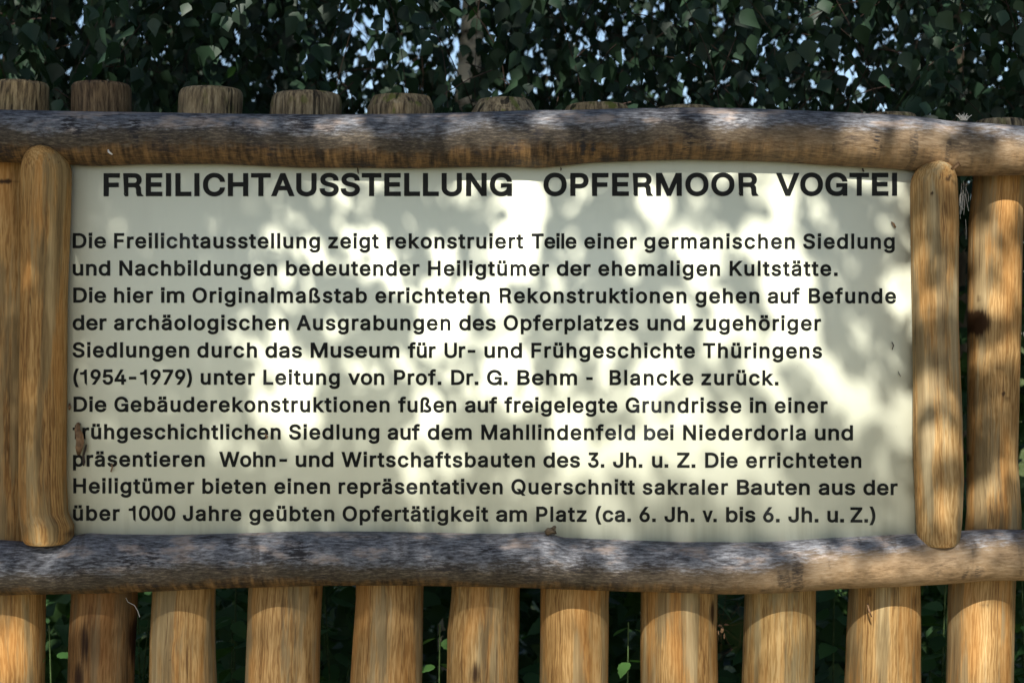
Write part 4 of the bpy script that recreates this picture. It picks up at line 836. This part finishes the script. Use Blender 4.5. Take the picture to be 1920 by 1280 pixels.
def hanging_twig(start, heading, length, leaf, step=0.022):
    """a drooping birch twig: its line and its leaves"""
    n = max(4, int(length / 0.05))
    h = np.array(heading, float)
    p = np.array(start, float)
    pts = [p.copy()]
    for i in range(n):
        h = h + np.array((rng.normal(0, .10), rng.normal(0, .10), -0.16))
        h /= np.linalg.norm(h)
        p = p + h * (length / n)
        pts.append(p.copy())
    pts = np.array(pts)
    m = int(length / step)
    u = np.linspace(0.08, 1.0, m) * (len(pts) - 1)
    i0 = np.minimum(u.astype(int), len(pts) - 2)
    fr = (u - i0)[:, None]
    B = pts[i0] * (1 - fr) + pts[i0 + 1] * fr
    dirv = pts[i0 + 1] - pts[i0]
    dirv /= np.linalg.norm(dirv, axis=1)[:, None]
    ang = rng.random(m) * 2 * math.pi
    side = np.stack([np.cos(ang), np.sin(ang), 0 * ang], 1)
    T = side * .55 + dirv * .35 + np.array((0, 0, -.75)) + rng.normal(0, .22, (m, 3))
    B = B + side * (0.010 + 0.012 * rng.random((m, 1))) + np.array((0, 0, -.004))
    a2 = rng.random(m) * 2 * math.pi
    N = np.stack([np.cos(a2), np.sin(a2), rng.normal(.25, .5, m)], 1)
    S = leaf * (0.65 + 0.55 * rng.random(m))
    return pts, B, T, N, S

def thin(P):
    """how much foliage stays: the crowns are thinner where the photo lets the sky through"""
    k = D / (D + P[:, 1])
    px = 960 + P[:, 0] * 1000 * k
    py = 640 - (P[:, 2] - ZC) * 1000 * k
    keep = np.ones(len(P))
    for (cx, cy, rx, ry, s) in ((868, 100, 26, 130, .66), (690, 60, 100, 130, .62), (930, 90, 40, 110, .40), (1185, 110, 40, 70, .45), (1600, 100, 150, 120, .50), (1350, 90, 70, 110, .30), (800, 100, 60, 60, .5), (1090, 30, 60, 40, .35)):
        keep *= 1 - s * np.exp(-((px - cx) / rx) ** 2 - ((py - cy) / ry) ** 2)
    return keep

def birch(name, label, trunk_path, trunk_r, xr, layers, group, trunk_mat, seed, limbs=6):
    base = trunk_path[0]
    t = empty(name, base, label, 'tree', group)
    loc = Vector(base)
    def put(nm, me, mat):
        o = bpy.data.objects.new(nm, me); me.materials.append(mat); COL.objects.link(o)
        o.parent = t; o.location = -loc
        return o
    tp = np.array(trunk_path, float)
    u = np.linspace(0, len(tp) - 1, 60)
    path = np.stack([np.interp(u, np.arange(len(tp)), tp[:, i]) for i in range(3)], 1)
    path[:, 0] += 0.02 * np.sin(u * 2.1 + seed); path[:, 1] += 0.02 * np.cos(u * 1.7 + seed)
    rad = np.interp(u, np.arange(len(tp)), np.linspace(trunk_r, trunk_r * .35, len(tp)))
    tb = Tubes(); tb.add(path, rad, 18)
    put('trunk', tb.mesh('trunk'), trunk_mat)
    lb = Tubes()
    tw = Tubes()
    Bs, Ts, Ns, Ss = [], [], [], []
    for i in range(limbs):
        j = int(len(path) * (0.66 + 0.3 * i / limbs))
        s = path[j]
        tgt = np.array((rng.uniform(*xr), rng.uniform(0.3, 1.8), s[2] + rng.uniform(-.2, 1.0)))
        L = np.array([s * (1 - q) + tgt * q + np.array((0, 0, .35 * math.sin(math.pi * q))) for q in np.linspace(0, 1, 14)])
        lb.add(L, np.linspace(rad[j] * .45, .008, 14), 7)
    put('branch', lb.mesh('branch'), M_BARK)
    for (count, yr, zr, leaf, ln) in layers:
        for i in range(count):
            y = rng.uniform(*yr)
            sp = (D + y) / D
            st = (rng.uniform(*xr) * sp, y, rng.uniform(*zr) + 0.16 * max(0, y - .3))
            a = rng.random() * 2 * math.pi
            hd = (math.cos(a) * .8, math.sin(a) * .8, rng.uniform(-.5, .25))
            pts, B, T, N, S = hanging_twig(st, hd, rng.uniform(*ln), leaf, step=.024 if leaf < .05 else .028)
            cl = np.array([mnoise.noise(Vector(q) * 2.6 + Vector((seed * 7.0, 0, 0))) for q in pts[::4]]).mean()
            ok = (rng.random(len(B)) < thin(B) * min(1.0, max(.12, .72 + 1.9 * cl))) & (B[:, 1] > .17)
            if ok.sum() < 3: continue
            if pts[:, 1].min() > .17 and rng.random() < .45: tw.add(pts, np.linspace(.0016, .0007, len(pts)), 3)
            Bs.append(B[ok]); Ts.append(T[ok]); Ns.append(N[ok]); Ss.append(S[ok])
    B, T, N, S = (np.concatenate(q) for q in (Bs, Ts, Ns, Ss))
    V, F, k = leaf_arrays(B, T, N, S)
    me = mesh_np('crown', V, F, True, {'tint': ('FLOAT_COLOR', tints(len(B), k, (.010, .024, .014), (.023, .047, .024), 0))})
    put('crown', me, M_LEAF)
    put('twig', tw.mesh('twig'), M_TWIG)['kind'] = 'stuff'
    print(name, 'leaves', len(B))
    return t

NEAR = (.22, 1.0); MID = (1.0, 2.4); FAR = (2.4, 4.4)
G = 'birches hanging over the fence'
def layers(n):
    return [(int(105 * n), NEAR, (1.9, 2.8), .047, (.35, .75)), (int(330 * n), MID, (1.75, 3.3), .045, (.4, .9)), (int(560 * n), FAR, (1.6, 3.3), .052, (.5, 1.0)),
            (int(230 * n), (.3, 4.8), (3.6, 7.0), .105, (.7, 1.4))]
birch('birch_tree', 'dark green birch hanging over the left third of the fence', [(-1.55, 2.6, 0), (-1.5, 2.6, 1.5), (-1.4, 2.5, 3.2), (-1.3, 2.4, 5.0)], .075, (-1.75, -.36), layers(2.1), None, M_BARK, 1)
birch('birch_tree', 'birch with a pale trunk showing through thin foliage behind the middle of the fence', [(-.20, 2.0, 0), (-.17, 2.0, 1.6), (-.155, 2.0, 2.2), (-.12, 2.05, 3.2), (-.02, 2.1, 5.4)], .060, (-.36, .30), layers(.82), None, M_BIRCH, 2)
birch('birch_tree', 'dark green birch hanging over the right end of the fence', [(1.75, 2.9, 0), (1.72, 2.9, 1.5), (1.62, 2.8, 3.2), (1.5, 2.7, 5.0)], .08, (.30, 1.75), layers(1.8), None, M_BARK, 3)

# ------------------------------------------------------------------ undergrowth behind the pickets
NT = np.array([(0, 0, 0), (0, .35, 0), (0, .68, 0), (0, 1.0, 0), (-.20, .05, 1), (-.25, .16, 1), (-.31, .20, 1), (-.28, .36, 1), (-.31, .41, 1), (-.21, .58, 1), (-.23, .63, 1), (-.09, .84, 1),
               (.20, .05, 1), (.25, .16, 1), (.31, .20, 1), (.28, .36, 1), (.31, .41, 1), (.21, .58, 1), (.23, .63, 1), (.09, .84, 1)], dtype=float)
NF = [np.array([(0, 1, 6, 4), (1, 2, 9, 7), (2, 3, 11, 10), (0, 12, 14, 1), (1, 15, 17, 2), (2, 18, 19, 3)]),
      np.array([(4, 6, 5), (1, 7, 6), (7, 9, 8), (2, 10, 9), (12, 13, 14), (1, 14, 15), (15, 16, 17), (2, 17, 18)])]
def nettle(x, y, h, label, seed, leaf=.085, spread=.04, bright=1.0):
    t = empty('nettle_plant', (x, y, 0), label, 'plant', 'nettles behind the fence')
    stem = Tubes()
    P, T, N, S = [], [], [], []
    for q in range(3):
        a = rng.random() * 6.28
        off = np.array((math.cos(a), math.sin(a), 0)) * (spread if q else 0)
        hh = h * (1 - .12 * q)
        lean = np.array((rng.normal(0, .05), rng.normal(0, .04), 0)) * (spread / .04)
        path = np.array([np.array((x, y, 0)) + off + lean * (u ** 2) * 1.2 + np.array((0, 0, hh * u)) for u in np.linspace(0, 1, 16)])
        stem.add(path, np.linspace(.004, .0015, 16), 6)
        z = .35
        r0 = rng.random() * 3.14
        i = 0
        while z < 1.0:
            p = np.array([np.interp(z, np.linspace(0, 1, 16), path[:, c]) for c in range(3)])
            size = leaf * (1.15 - .55 * smoothstep(.6, 1, z)) * rng.uniform(.8, 1.15)
            for s in (0, math.pi):
                aa = r0 + i * 1.57 + s + rng.normal(0, .25)
                d = np.array((math.cos(aa), math.sin(aa), 0))
                P.append(p + d * .012); T.append(d + np.array((0, 0, rng.uniform(-.75, .05)))); N.append(np.array((0, -.35, 1)) + rng.normal(0, .25, 3)); S.append(size)
            z += .055 * rng.uniform(.8, 1.2); i += 1
    P, T, N, S = map(np.array, (P, T, N, S))
    V, F1, k = leaf_arrays(P, T, N, S, NT, NF[0], .10, .12)
    F2 = (NF[1][None] + (np.arange(len(P)) * k)[:, None, None]).reshape(-1, 3)
    me = mesh_np('foliage', V, [F1, F2], True, {'tint': ('FLOAT_COLOR', tints(len(P), k, np.array((.030, .080, .024)) * bright, np.array((.055, .118, .030)) * bright, 0))})
    for nm, m, mat in (('foliage', me, M_NETTLE), ('stem', stem.mesh('stem'), M_STEM)):
        o = bpy.data.objects.new(nm, m); m.materials.append(mat); COL.objects.link(o)
        o.parent = t; o.location = (-x, -y, 0)
gaps = [(108, .105, 1.0, 'nettle with sunlight painted into its green in the gap left of the dark reddish picket'),
        (270, .55, 1.06, 'nettle in shade in the gap right of the dark reddish picket'),
        (434, .42, 1.10, 'leafy nettle between the third and fourth pickets below the sign'),
        (636, .50, 1.10, 'dark nettle between the fourth and fifth pickets below the sign'),
        (818, .11, 1.0, 'nettle with sunlight painted into its leaves between the fifth and sixth pickets below the sign'),
        (994, .45, 1.10, 'nettle between the sixth and seventh pickets, left of the brightest leaves'),
        (1172, .105, 1.0, 'bright green nettle with sunlight painted into its leaves between the seventh and eighth pickets'),
        (1372, .48, 1.12, 'nettle behind the cobweb below the lower rail'),
        (1560, .50, 1.08, 'dark nettle left of the broad second picket from the right'),
        (1754, .45, 1.12, 'dark green nettle in the gap left of the rightmost picket'),
        (1925, .42, 1.12, 'nettle at the right edge beyond the rightmost picket')]
for i, (px, y, h, lab) in enumerate(gaps):
    close = y < .2
    nettle(at(px, 0, y)[0], y, h, lab, i, .075 if close else .085, .012 if close else .04, 1.7 if close else 1.3)  # close plants get a brighter leaf colour that paints sunlight in

n = 24000
P = np.stack([np.where(np.arange(n) < 15000, rng.uniform(-2.6, 2.6, n), rng.uniform(-5.5, 5.5, n)), rng.uniform(.6, 3.4, n), rng.random(n) ** .8 * 1.72], 1)
P[:, 2] *= 0.75 + .25 * np.sin(P[:, 0] * 3.1 + P[:, 1] * 2)
T = rng.normal(0, 1, (n, 3)) * np.array((1, 1, .5)) + np.array((0, 0, -.3))
N = rng.normal(0, .6, (n, 3)) + np.array((0, -.5, .7))
V, F, k = leaf_arrays(P, T, N, rng.uniform(.05, .10, n))
ug = link('undergrowth', mesh_np('undergrowth', V, F, True, {'tint': ('FLOAT_COLOR', tints(n, k, (.030, .072, .026), (.060, .112, .034), 0))}), M_LEAF)
tag(ug, 'dense dark undergrowth behind the fence pickets', 'undergrowth', kind='stuff')

# ------------------------------------------------------------------ tree on the sunny side: its leaves dapple the sign
# light that still arrives at points of the fence face (photo px), 1 = full sun
LIT = [(580, 390, .25), (665, 360, .55), (655, 400, .4), (900, 370, .45), (930, 385, .65), (988, 370, .95), (985, 420, .95), (965, 350, .7), (1035, 370, .05), (1040, 420, .05), (1075, 355, .3), (1140, 390, .15), (1215, 390, .55), (1255, 410, .65), (1310, 385, .55), (1280, 350, .2), (1380, 390, .2), (1452, 345, .9), (1440, 390, .85), (1425, 430, .8), (1530, 390, .55), (1580, 380, .15), (1500, 350, .3), (1690, 360, .5), (1620, 400, .15), (1660, 420, .4),
       (290, 480, .10), (530, 445, .45), (570, 490, .5), (600, 530, .35), (490, 630, .5), (530, 680, .85), (560, 720, .95), (550, 778, 1), (520, 760, .8), (430, 800, .35), (440, 835, .3), (470, 940, .4), (500, 940, .5), (500, 985, .5), (530, 900, .35), (560, 830, .4), (610, 870, .15),
       (625, 475, .4), (690, 475, .6), (720, 500, .65), (770, 540, .6), (820, 500, .6), (850, 545, .5), (970, 460, .95), (980, 490, .8), (565, 510, .5), (640, 560, .1), (700, 590, .15), (760, 590, .05), (830, 630, .95), (860, 650, 1), (830, 600, .7), (930, 600, .9), (940, 640, 1), (950, 690, 1), (900, 560, .6), (640, 620, .3), (690, 690, .4), (720, 650, .15), (760, 690, .55), (820, 720, .65), (515, 690, .9), (650, 745, .2), (600, 640, .1), (600, 720, .2),
       (1070, 530, .75), (1060, 480, .15), (1110, 480, .05), (1150, 560, .05), (1080, 590, .05), (1000, 600, .3), (985, 555, .25), (1130, 625, .5), (1160, 690, .7), (1220, 700, .9), (1200, 465, .7), (1240, 470, .6), (1250, 510, .2), (1200, 600, .15), (1280, 610, .4), (1300, 470, .75), (1290, 560, .5), (1340, 580, .8), (1350, 640, .7), (1290, 650, .5), (1000, 690, .4), (960, 740, .85), (1020, 650, .1), (1060, 715, .5), (1060, 740, .4), (1190, 725, .75), (1340, 700, .5),
       (1335, 470, .85), (1365, 470, .5), (1400, 500, .2), (1440, 450, .95), (1460, 490, .95), (1475, 530, 1), (1485, 580, 1), (1500, 620, 1), (1515, 660, 1), (1530, 690, .9), (1560, 750, .9), (1585, 735, 1), (1700, 470, .5), (1700, 560, .8), (1650, 480, .1), (1620, 560, .1), (1570, 500, .3), (1600, 610, .35), (1640, 650, .3), (1590, 680, .05), (1660, 640, .0), (1660, 720, .35), (1540, 580, .2), (1560, 640, .1), (1370, 640, .6), (1320, 600, .7), (1390, 600, .7), (1420, 680, .9), (1460, 700, .8), (1300, 740, .6), (1480, 730, .7), (1390, 550, .15),
       (770, 730, .8), (770, 760, .7), (800, 790, .95), (800, 830, .85), (830, 852, .85), (790, 880, .6), (690, 800, .15), (730, 780, .3), (920, 720, .9), (960, 755, .5), (660, 960, .2), (820, 980, .35), (900, 870, .25), (900, 940, .3), (970, 980, .5), (700, 880, .05), (860, 800, .3), (910, 790, .1),
       (1060, 745, .6), (1200, 725, 1), (1220, 760, .85), (1100, 790, .95), (1060, 800, .7), (1080, 850, 1), (1100, 870, 1), (1090, 900, .95), (1150, 840, .95), (1200, 850, .95), (1250, 830, .75), (1000, 870, .05), (1010, 800, .15), (940, 850, .15), (980, 930, .4), (1050, 930, .5), (1120, 960, .8), (1200, 930, .5), (1160, 1000, .7), (1300, 870, .85), (1350, 880, .95), (1300, 940, .4), (1300, 990, .4), (1150, 780, .5),
       (1300, 770, .85), (1350, 780, .85), (1360, 830, 1), (1400, 870, 1), (1350, 900, .9), (1440, 890, .95), (1450, 930, 1), (1480, 975, .9), (1500, 1000, .9), (1410, 760, .25), (1500, 790, .8), (1560, 765, .15), (1590, 745, 1), (1600, 775, .95), (1640, 820, .35), (1520, 750, .1), (1690, 790, 1), (1700, 815, .95), (1680, 890, .5), (1600, 880, .05), (1560, 840, .05), (1560, 905, .15), (1590, 940, .15), (1640, 990, .6), (1700, 970, .85), (1620, 1000, .7), (1540, 960, .25), (1400, 980, .5), (1520, 870, .2), (1480, 830, .4),
       (640, 245, .65), (665, 275, .65), (720, 235, .2), (880, 250, .5), (895, 280, .5), (830, 230, .2), (1030, 225, .6), (1080, 250, .1), (1220, 225, .5), (1260, 250, .4), (1350, 240, .85), (1390, 260, .8), (1300, 240, .05), (1450, 250, .1), (1600, 230, .95), (1620, 265, .85), (1540, 250, .2), (1690, 260, .8), (1750, 240, .75), (1770, 285, .7), (1850, 250, .8), (1890, 280, .85), (1650, 280, .15), (1820, 290, .15),
       (70, 1040, .5), (40, 1075, .6), (100, 1060, .5), (480, 1030, .5), (440, 1050, .35), (985, 1010, .5), (1060, 1040, .7), (1150, 1040, .6), (1250, 1060, .45), (1400, 1050, .5), (1345, 1040, .6), (1500, 1030, 1), (1550, 1050, .9), (1650, 1060, .85), (1700, 1060, .7), (1780, 1060, .6), (1850, 1030, .5), (1480, 1060, .3), (800, 1050, .1), (650, 1050, .05), (250, 1050, .02), (900, 1050, .15), (570, 1040, .05),
       (40, 1200, .9), (20, 1250, .9), (110, 1200, .3), (190, 1180, .35), (345, 1220, .65), (340, 1165, .5), (430, 1200, .3), (520, 1250, .8), (530, 1200, .6), (620, 1200, .3), (730, 1200, .5), (720, 1260, .5), (900, 1200, .85), (880, 1250, .3), (930, 1260, .75), (1080, 1200, .95), (1080, 1265, .9), (1180, 1170, .9), (1270, 1200, .95), (1270, 1265, .85), (1460, 1200, .85), (1460, 1265, .85), (1650, 1200, .9), (1660, 1265, .85), (1840, 1180, 1), (1850, 1250, 1), (1560, 1200, .2), (1750, 1200, .2), (1370, 1200, .4),
       (85, 400, .08), (85, 600, .06), (85, 800, .1), (20, 500, .25), (20, 700, .25), (20, 350, .15), (1740, 550, .6), (1735, 740, .75), (1745, 830, .75), (1760, 950, .7), (1760, 400, .25), (1755, 640, .15), (1770, 880, .3), (1870, 480, .7), (1880, 540, .95), (1860, 425, .75), (1850, 700, .35), (1890, 660, .6), (1840, 930, .7), (1850, 800, .3), (1900, 850, .4)]
rng = np.random.default_rng(23)
LP = np.array(LIT, dtype=float)
# the readings were taken on logs that stand in front of (or behind) the panel: slide them along the sun's slope
for q in LP:
    if q[1] < 310 or 1000 < q[1] < 1095: q[0] += 11; q[1] += 45
    elif q[1] < 1000 and (q[0] < 131 or 1709 < q[0] < 1806): q[0] += 13; q[1] += 50
    elif q[1] > 1095 or q[0] >= 1806: q[0] -= 5; q[1] -= 19
def arriving(px, py):
    """smooth field through the readings; shade where nothing was read"""
    d2 = (px[:, None] - LP[None, :, 0]) ** 2 + (py[:, None] - LP[None, :, 1]) ** 2
    w = np.exp(-d2 / (2 * 19.0 ** 2))
    prior = np.where((py > 1125), .55, np.where(py < 240, .03, np.where(px < 480, .07, .16)))
    pw = 0.05
    return (w @ LP[:, 2] + pw * prior) / (w.sum(1) + pw)

CELL = 14.0
gx, gy = np.meshgrid(np.arange(-500, 2500, CELL), np.arange(-2300, 1700, CELL))
nrow, ncol = gx.shape
gx, gy = gx.ravel(), gy.ravel()
Tr = np.clip(arriving(gx, gy), 0, 1) ** 1.9
Tr = np.where(gy > 1115, Tr * np.interp(gx, [0, 60, 120, 1600, 1760, 1900], [.9, .75, .52, .62, .95, 1]), Tr)
edge = (gx < -60) | (gx > 1980) | (gy < 130)
glint = np.zeros(len(gx))
for _ in range(38):
    qx, qy, qr = rng.uniform(0, 1920), rng.uniform(-1500, 60), rng.uniform(40, 95)
    glint = np.maximum(glint, np.exp(-(((gx - qx) ** 2 + (gy - qy) ** 2) / qr ** 2) ** 2))
Tr = np.where(edge, 0.03 + 0.9 * glint * (gy < 120), Tr)
Tr = np.where(gy > 1330, .5, Tr)
LEAF_L = .046
LEAF_A = LEAF_L * LEAF_L * .82 * .60
want = -np.log(np.clip(Tr, .008, 1.0)).reshape(nrow, ncol)
# leaf outline plus the sun's penumbra blur the shade, so sharpen the wanted density by the same blur first
fy, fx = np.fft.fftfreq(nrow)[:, None], np.fft.fftfreq(ncol)[None, :]
KF = np.exp(-2 * (math.pi * 19.0 / CELL) ** 2 * (fx ** 2 + fy ** 2))
blur = lambda q: np.maximum(np.real(np.fft.ifft2(np.fft.fft2(q) * KF)), 1e-6)
tau = want.copy() + 1e-3
for _ in range(14): tau *= blur(want / blur(tau))
lam = tau.ravel() * (CELL / 1000) ** 2 * abs(SUN.y) / (LEAF_A * .62)
# even placement: carry the remainder from cell to cell, row by row in alternating direction
order = np.arange(len(gx)).reshape(nrow, ncol)
order[1::2] = order[1::2, ::-1]
order = order.ravel()
acc = np.cumsum(lam[order] * rng.uniform(.8, 1.2, len(order)))
cnt = np.zeros(len(gx), dtype=int)
cnt[order] = np.diff(np.floor(acc), prepend=0).astype(int)
idx = np.repeat(np.arange(len(gx)), cnt)
m = len(idx)
sx = gx[idx] + rng.uniform(-.5, .5, m) * CELL
sy = gy[idx] + rng.uniform(-.5, .5, m) * CELL
S0 = np.stack([(sx - 960) / 1000, np.zeros(m), ZC + (640 - sy) / 1000], 1)
dist = np.where(sy > 1112, 9.5 + 2.5 * rng.random(m), 3.1 + 1.5 * rng.random(m)) + .35 * np.sin(sx * .006) + .3 * np.cos(sy * .005)
S0 = S0 + np.array(SUN)[None] * dist[:, None]
T = np.array((0, 0, -.8)) + rng.normal(0, .5, (m, 3))
N = rng.normal(0, .8, (m, 3)) + np.array(SUN)[None] * .5
SZ = LEAF_L * (0.7 + .6 * rng.random(m))
V, F, k = leaf_arrays(S0 - T / np.linalg.norm(T, axis=1)[:, None] * SZ[:, None] * .45, T, N, SZ)
base = (-3.6, -5.6, 0)
shade = empty('shade_tree', base, 'tall leafy tree opposite the fence whose crown dapples the sign with shade', 'tree')
print('shade leaves', m)
tr = Tubes()
tp = np.array([(-3.6, -5.6, 0), (-3.55, -5.6, 1.6), (-3.4, -5.5, 3.2), (-3.1, -5.3, 5.0), (-2.9, -5.2, 7.2)])
u = np.linspace(0, 4, 40)
tr.add(np.stack([np.interp(u, range(5), tp[:, i]) for i in range(3)], 1), np.interp(u, range(5), [.16, .14, .12, .09, .03]), 18)
br = Tubes()
for (hz, tx, ty, tz) in ((3.4, -.3, -4.5, 4.9), (4.4, .3, -4.3, 5.9), (5.4, -.2, -4.4, 7.2), (4.0, -1.2, -3.9, 4.9), (6.2, -1.2, -4.6, 7.9)):
    s = np.array([np.interp(hz, tp[:, 2], tp[:, i]) for i in range(3)])
    e = np.array((tx, ty, tz))
    br.add([s * (1 - q) + e * q + np.array((0, 0, .3 * math.sin(math.pi * q))) for q in np.linspace(0, 1, 16)], np.linspace(.035, .006, 16), 8)
for nm, me, mat in (('trunk', tr.mesh('trunk'), M_BARK), ('branch', br.mesh('branch'), M_BARK), ('crown', mesh_np('crown', V, F, True, {'tint': ('FLOAT_COLOR', tints(m, k, (.035, .070, .025), (.06, .10, .035), 0))}), M_LEAF)):
    o = bpy.data.objects.new(nm, me); me.materials.append(mat); COL.objects.link(o)
    o.parent = shade; o.location = -Vector(base)

# ------------------------------------------------------------------ small things
def curl(name, pts, width, mat, label, cat, group=None, curl_amt=.6):
    """a dry strip: pts (px, py, depth) along it, rolled about its length"""
    P = np.array([at(*p) for p in pts])
    m = len(P)
    t = np.gradient(P, axis=0); t /= np.linalg.norm(t, axis=1)[:, None]
    side = np.cross(t, np.array((0, 1.0, 0))); side /= np.maximum(1e-6, np.linalg.norm(side, axis=1))[:, None]
    V, F = [], []
    K = 7
    for i in range(m):
        w = width * (math.sin(math.pi * (i + .6) / (m + .2)) ** .7) * rng.uniform(.75, 1.2)
        for j in range(K):
            a = (j / (K - 1) - .5)
            V.append(P[i] + side[i] * a * w + np.array((0, -1, 0)) * (w * curl_amt * (4 * a * a) * .5 + rng.uniform(0, .0008)))
    for i in range(m - 1):
        for j in range(K - 1):
            F.append((i * K + j, i * K + j + 1, (i + 1) * K + j + 1, (i + 1) * K + j))
    V = np.array(V)
    loc = Vector(V.mean(0))
    me = mesh_np(name, V - np.array(loc), np.array(F))
    me.materials.append(mat)
    o = bpy.data.objects.new(name, me); COL.objects.link(o)
    o.location = loc
    sol = o.modifiers.new('thickness', 'SOLIDIFY'); sol.thickness = .0007
    return tag(o, label, cat, group)

curl('dry_leaf', [(147, 792, -.004), (146, 804, -.007), (150, 815, -.007), (152, 828, -.008), (149, 840, -.007), (148, 852, -.003)], .016, M_DRY, 'curled dry brown leaf stuck over the first letters near the left log', 'dry leaf')
curl('leaf_stalk', [(162, 833, -.005), (160, 842, -.007), (157, 853, -.007), (158, 866, -.005), (157, 873, -.003)], .0055, M_DARKBIT, 'thin brown stalk hanging below the curled dry leaf', 'leaf stalk')
curl('leaf_scrap', [(209, 868, -.002), (211, 876, -.004), (208, 884, -.002)], .004, M_DRY, 'tiny leaf scrap clinging below the word präsentieren', 'leaf scrap')
curl('leaf_scrap', [(1671, 416, -.002), (1675, 420, -.004), (1679, 427, -.002)], .0045, M_DRY, 'small brown leaf scrap near the upper right of the panel', 'leaf scrap')
curl('leaf_scrap', [(1672, 641, -.002), (1675, 647, -.004), (1673, 655, -.002)], .0022, M_DARKBIT, 'tiny dark scrap right of the word Thüringens', 'leaf scrap')
curl('leaf_scrap', [(1684, 696, -.002), (1686, 701, -.003), (1689, 706, -.002)], .0014, M_DARKBIT, 'tiny dark scrap low beside the right upright log', 'leaf scrap')
curl('leaf_scrap', [(131, 756, -.002), (131, 763, -.004), (130, 768, -.002)], .005, M_DRY, 'brown scrap between the left upright log and the text', 'leaf scrap')
curl('leaf_scrap', [(497, 813, -.002), (501, 818, -.003), (499, 822, -.002)], .0035, M_DRY, 'small brown scrap on the word frühgeschichtlichen', 'leaf scrap')
curl('leaf_scrap', [(670, 314, -.003), (671, 320, -.004), (672, 326, -.002)], .0028, M_DARKBIT, 'dark sliver hanging from the upper rail above the heading letter S', 'leaf scrap')
curl('leaf_scrap', [(1051, 314, -.003), (1052, 317, -.003), (1051, 320, -.002)], .002, M_DARKBIT, 'tiny dark speck above the first letter of OPFERMOOR', 'leaf scrap')
curl('leaf_scrap', [(1617, 316, -.003), (1618, 320, -.004), (1620, 322, -.002)], .0035, M_DARKBIT, 'tiny dark speck above the letter T of VOGTEI', 'leaf scrap')
curl('bird_dropping', [(203, 281, -.056), (204, 285, -.0575), (208, 288, -.0575), (211, 290, -.056)], .004, M_FLUFF, 'small white bird dropping on the left end of the upper rail', 'bird dropping')
curl('bark_flake', [(1784, 318, -.075), (1790, 312, -.082), (1797, 306, -.085), (1800, 312, -.078)], .009, M_DRY, 'brown bark flake caught above the right upright log', 'bark flake')
curl('twig', [(1626, 1130, .018), (1629, 1142, .014), (1634, 1156, .014)], .004, M_DRY, 'short dry twig stuck to a picket below the lower rail', 'twig')

def threads(name, paths, r, mat, label, cat, extra=None):
    tb = Tubes()
    for p in paths: tb.add(np.array([at(*q) for q in p]), np.full(len(p), r), 4)
    V, F = np.concatenate(tb.V), [np.concatenate(tb.F)]
    V = list(V)
    for (c, rx, rz, sd) in (extra or []):
        v, f = blob('x', at(*c), rx, rx * .7, rz, sd, .9, 9, 6)
        o = len(V); V += v
        F.append(np.array([tuple(i + o for i in q) for q in f]))
    V = np.array(V)
    loc = Vector(V.mean(0))
    me = mesh_np(name, V - np.array(loc), F)
    me.materials.append(mat)
    ob = bpy.data.objects.new(name, me); COL.objects.link(ob); ob.location = loc
    return tag(ob, label, cat)

web = []
ctr = (1352, 1172, .07)
ang = [(1343, 1118), (1362, 1112), (1392, 1128), (1396, 1165), (1393, 1205), (1375, 1225), (1352, 1240), (1344, 1210), (1343, 1160)]
for (ax, ay) in ang: web.append([ctr, ((ctr[0] + ax) / 2, (ctr[1] + ay) / 2 + 3, .07), (ax, ay, .075)])
for f in (.42, .85):
    ring = [(ctr[0] + (ax - ctr[0]) * f, ctr[1] + (ay - ctr[1]) * f + 2, .07) for ax, ay in ang + ang[:1]]
    web.append([(x + rng.normal(0, 3), y + rng.normal(0, 4), d) for x, y, d in ring[:rng.integers(4, 9)]])
threads('cobweb', web, .00011, M_DRY, 'ragged cobweb with dead debris in the gap under the lower rail', 'cobweb',
        [((1354, 1180, .068), .0035, .0055, 4), ((1350, 1172, .068), .0045, .002, 6), ((1358, 1192, .068), .0018, .0045, 2), ((1362, 1170, .069), .005, .0014, 9), ((1347, 1186, .068), .0012, .004, 12)])
threads('hanging_thread', [[(236, 1120, .02), (240, 1128, .015), (252, 1134, .012), (258, 1144, .012), (262, 1156, .014)]], .0006, M_WEB, 'pale root-like thread dangling at the dark reddish picket', 'thread')
fl = []
for i in range(38):
    a = rng.uniform(-.9, .9); L = rng.uniform(6, 15)
    b = (1807 + rng.normal(0, 3), 226, -.02 + rng.normal(0, .004))
    fl.append([b, (b[0] + math.sin(a) * L * .5, b[1] - math.cos(a) * L * .5, b[2]), (b[0] + math.sin(a) * L + rng.normal(0, 2), b[1] - math.cos(a) * L, b[2] + rng.normal(0, .006))])
threads('dry_tuft', fl, .0005, M_FLUFF, 'pale dry tuft sticking up from the right end of the upper rail', 'dry tuft')
silk = []
for i in range(9):
    x, y = rng.uniform(1799, 1812), rng.uniform(330, 420)
    silk.append([(x, y, .0), (x + rng.uniform(-4, 8), y + rng.uniform(8, 25), .01), (x + rng.uniform(-4, 10), y + rng.uniform(25, 60), .015)])
threads('cobweb', silk, .00035, M_WEB, 'dusty cobweb strands right of the right upright log', 'cobweb')
